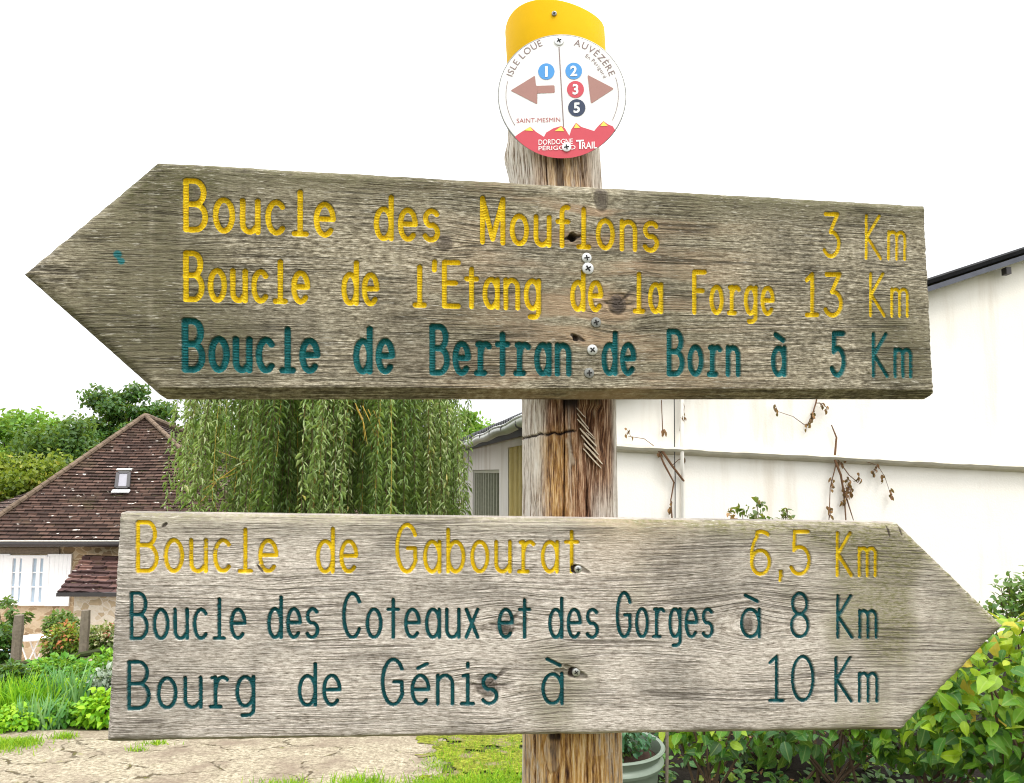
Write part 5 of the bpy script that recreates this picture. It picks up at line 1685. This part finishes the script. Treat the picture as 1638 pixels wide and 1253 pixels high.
vine('dead brown vine hanging in a cluster below the middle of the ledge',
     [[(1350, 1150, .012), (1353, 830, .01), (1350, 790, .014), (1345, 760, .018), (1335, 735, .02), (1338, 700, .014), (1330, 680, .008)], [(1328, 1150, .01), (1326, 830, .007), (1328, 780, .007), (1338, 740, .01)], [(1366, 835, .006), (1355, 800, .012), (1346, 770, .012)],
      [(1372, 772, .006), (1358, 760, .008), (1340, 735, .008)]],
     60, 72, [(1358, 780, 7, 22), (1328, 815, 3, 8), (1374, 765, 4, 6), (1350, 800, 5, 10), (1342, 735, 6, 10), (1330, 770, 4, 5)])
vine('thin dead vine with single dry leaves drooping right of the cluster',
     [[(1372, 735, .006), (1390, 740, .005), (1404, 745, .005), (1415, 762, .004), (1426, 795, .004)]], 20, 73, [(1400, 750, 4, 7), (1411, 764, 3, 5), (1424, 790, 3, 8)])
vine('dead vine stub with a dark leaf bunch hanging under the upper board',
     [[(1312, 610, .012), (1305, 645, .012), (1298, 668, .010), (1290, 682, .004)]], 30, 74, [(1298, 665, 3, 16), (1291, 680, 2, 5), (1314, 648, 3, 4), (1323, 650, 3, 3), (1243, 655, 3, 5)])

# ------------------------------------------------------------------ garden at the left
fence = thing('garden_fence', at(133, 1075, 8.6) * [1, 1, 1], 'old timber fence of two grey posts and a low dark rail', 'fence')
def fpost(px, pyt, Y, lean, w):
    p = at(px, pyt, Y); zb_ = float(gz(p[0], Y)) - .2
    m = MB()
    n = 7
    pts = [np.array([p[0] + lean * (1 - k / n), Y, p[2] + (zb_ - p[2]) * k / n]) for k in range(n + 1)]
    m.tube(pts, [w * .9] + [w * (1 + .06 * math.sin(k * 2.1)) for k in range(1, n + 1)], 7)
    m.build('fence_post', M['old_timber'], fence)
fpost(28, 984, 8.8, .02, .055); fpost(136, 976, 8.6, .01, .05)
MB().tube([at(-30, 1071, 8.8), at(40, 1062, 8.7), at(100, 1053, 8.5), at(150, 1044, 8.4), at(210, 1034, 8.3)], .032, 7).build('fence_rail', plain('dark_rail', (.05, .06, .025), .95, .1, 0, .4, 30), fence)

tb_c = at(54, 1020, 11.6)
tbl = thing('garden_table', (tb_c[0], 11.6, float(gz(tb_c[0], 11.6))), 'small round white garden table behind the left fence post', 'table')
MB().lathe(tb_c, [(.001, -.015), (.215, -.015), (.23, -.005), (.23, .008), (.001, .012)], 40).build('tabletop', M['table_white'], tbl, True)
tz = float(gz(tb_c[0], 11.6))
for s_ in (-1, 1):
    for t_ in (-1, 1):
        MB().tube([tb_c + [s_ * .14, t_ * .1, -.01], np.array([tb_c[0] - s_ * .17, 11.6 + t_ * .12, tz])], .011, 6).build('leg', M['table_white'], tbl)
bc = at(2, 1044, 10.6)
bt = thing('garden_tub', (bc[0], 10.6, float(gz(bc[0], 10.6))), 'pale blue plastic tub with white rim at the far left edge', 'tub')
hz = bc[2] - float(gz(bc[0], 10.6))
MB().lathe((bc[0], 10.6, bc[2]), [(.12, -hz), (.16, -.02), (.165, -.005), (.15, -.005), (.14, -.1)], 28).build('bowl', M['pale_blue'], bt, True)
MB().lathe((bc[0], 10.6, bc[2]), [(.165, -.01), (.175, 0), (.165, .01), (.155, 0), (.165, -.01)], 28).build('rim', M['table_white'], bt, True)

GP = None
bush_at('flowering_shrub', 'dark green shrub with red flowers against the house wall', 'shrub', 100, 998, 12.6, 26, 20, 900, .10, L_FLOW, 81, T_=None) if False else None
bush_at('flowering_shrub', 'dark rounded shrub with a few red flowers against the orange stone wall', 'shrub', 98, 1000, 12.4, 27, 22, 900, .075, L_SHRUB, 81, tpl=T_DIAM, stems=8, hollow=.3)
bush_at('flowering_shrub', 'yellow and red flowering shrub between the two fence posts', 'shrub', 103, 1030, 10.3, 33, 30, 1300, .075, L_FLOW, 82, tpl=T_DIAM, stems=8, hollow=.3)
bush_at('flowering_shrub', 'cream flowered shrub right of the nearer fence post', 'shrub', 172, 1024, 10.0, 38, 24, 1200, .075, L_CREAM, 83, tpl=T_DIAM, stems=8, hollow=.3)
bush_at('climbing_rose', 'loose leafy rose climbing in front of the white window', 'shrub', 15, 985, 12.0, 30, 48, 800, .08, L_SHRUB, 84, tpl=T_DIAM, stems=16, hollow=.1, clump=16)
bush_at('leafy_bush', 'deep green bush at the left edge behind the tub', 'shrub', -5, 1035, 9.6, 28, 40, 900, .08, L_OAK, 85, tpl=T_DIAM, stems=6, hollow=.3)
bush_at('leafy_bush', 'mid green bush under the fence rail between the posts', 'shrub', 85, 1078, 8.1, 55, 24, 1500, .075, L_MID, 86, tpl=T_DIAM, stems=8, hollow=.35)
bush_at('leafy_bush', 'mid green bush spreading right of the nearer fence post behind the board', 'shrub', 175, 1076, 7.8, 55, 30, 1500, .075, L_MID, 87, tpl=T_DIAM, stems=8, hollow=.35)
bush_at('leafy_bush', 'dark green bush low at the left edge below the far fence post', 'shrub', 5, 1085, 7.6, 36, 22, 1000, .07, L_OAK, 88, tpl=T_DIAM, stems=6, hollow=.35)
bush_at('silver_plant', 'silvery grey leaved plant half hidden by the lower board corner', 'plant', 172, 1090, 6.1, 22, 20, 500, .05, L_SILV, 89, tpl=T_BROAD, stems=8, hollow=.3)
bush_at('lime_plant', 'lime green leafy plant beside the bottom left corner of the lower board', 'plant', 165, 1138, 5.6, 42, 34, 900, .05, L_LIME, 90, tpl=T_BROAD, stems=10, hollow=.3)
bush_at('lime_plant', 'lime green plant between the blue-green irises and the silver plant', 'plant', 122, 1118, 6.1, 34, 28, 700, .05, L_LIME, 91, tpl=T_BROAD, stems=10, hollow=.3)
bush_at('lime_plant', 'low lime green plant in front of the irises by the path', 'plant', 92, 1142, 5.6, 30, 20, 600, .045, L_MID, 92, tpl=T_BROAD, stems=8, hollow=.3)
bush_at('lime_plant', 'wide lime green plant on the left behind the grassy path edge', 'plant', 20, 1150, 5.5, 60, 16, 800, .045, L_LIME, 93, tpl=T_BROAD, stems=8, hollow=.3)
bush_at('leafy_bush', 'green bush hidden mostly behind the lower board left part', 'shrub', 250, 1120, 6.4, 70, 55, 1200, .07, L_MID, 94, tpl=T_DIAM, stems=8, hollow=.35)

def blades(name, label, cat, px, py, Y, rx, h, n, wd, mat, seed, lean=.25, dyy=.5):
    global rng
    rng = np.random.default_rng(seed)
    c = at(px, py, Y)
    R0 = rx / F_PX * Y
    x = c[0] + R0 * rng.normal(size=n) * .5; y = Y + R0 * dyy * rng.normal(size=n) * .5
    z = gz(x, y)
    root = thing(name, (c[0], Y, float(gz(c[0], Y))), label, cat)
    D = np.stack([lean * rng.normal(size=n), lean * rng.normal(size=n), np.ones(n)], -1)
    Nn = np.stack([rng.normal(size=n), rng.normal(size=n) - .6, .2 * np.ones(n)], -1)
    leaves('blade', np.stack([x, y, z], -1), D, Nn, h * (.6 + .5 * rng.random(n)), wd, mat, root, T_BLADE)
blades('iris_clump', 'blue-green iris clump with upright blades in the flower bed', 'plant', 108, 1150, 6.0, 34, .40, 120, .022, L_IRIS, 101, .2)
blades('iris_clump', 'smaller blue-green iris clump nearer the path left of the tall one', 'plant', 66, 1160, 5.5, 28, .26, 60, .018, L_IRIS, 102, .25)
blades('grass_clump', 'bright green tall grassy clump at the left of the flower bed', 'plant', 32, 1150, 5.9, 60, .34, 600, .012, L_LIME, 103, .3)

def turf(name, label, spots, seed, n_per, h, wd):
    global rng
    rng = np.random.default_rng(seed)
    P = []
    for (px, py, rx, ry, k) in spots:
        # pixel of the ground -> point on the terrain
        d = ray(px, py)
        t_ = 4.0
        for _ in range(30):
            p = EYE + d * t_
            t_ = t_ + (p[2] - float(gz(p[0], p[1]))) / (-d[2]) * .8
        p = EYE + d * t_
        a = rng.normal(size=(int(n_per * k), 2)) * np.array([rx / F_PX * p[1], ry])
        x = p[0] + a[:, 0]; y = p[1] + a[:, 1]
        P.append(np.stack([x, y, gz(x, y)], -1))
    P = np.concatenate(P); n = len(P)
    D = np.stack([.45 * rng.normal(size=n), .45 * rng.normal(size=n), np.ones(n)], -1)
    Nn = np.stack([rng.normal(size=n), rng.normal(size=n), .3 * np.ones(n)], -1)
    o = leaves(name, P, D, Nn, h * (.4 + .8 * rng.random(n)), wd, L_GRASS, None, T_BLADE)
    tag(o, label, 'grass', None, 'stuff')
turf('grass', 'bright grass tufts growing along the near edge of the stone path',
     [(450, 1268, 25, .06, 1.0), (575, 1262, 24, .07, 1.5), (700, 1262, 40, .06, 1.2), (660, 1278, 40, .07, 1.2), (745, 1268, 40, .09, 1.6), (800, 1258, 30, .12, 1.6), (900, 1265, 60, .2, 2), (620, 1295, 160, .08, 3)], 111, 420, .06, .006)
turf('grass', 'low grass patches on the left side of the stone path',
     [(10, 1194, 22, .07, 1.5), (40, 1190, 10, .04, .5), (103, 1182, 9, .03, .45), (250, 1192, 12, .02, .25), (218, 1203, 7, .015, .15), (-40, 1200, 40, .1, 1.5)], 112, 420, .05, .006)
turf('grass', 'mossy sparse grass where the path meets the green verge',
     [(770, 1205, 30, .25, 1.0), (810, 1215, 15, .25, .8), (715, 1200, 14, .25, .7), (700, 1225, 16, .12, .7)], 113, 420, .035, .005)
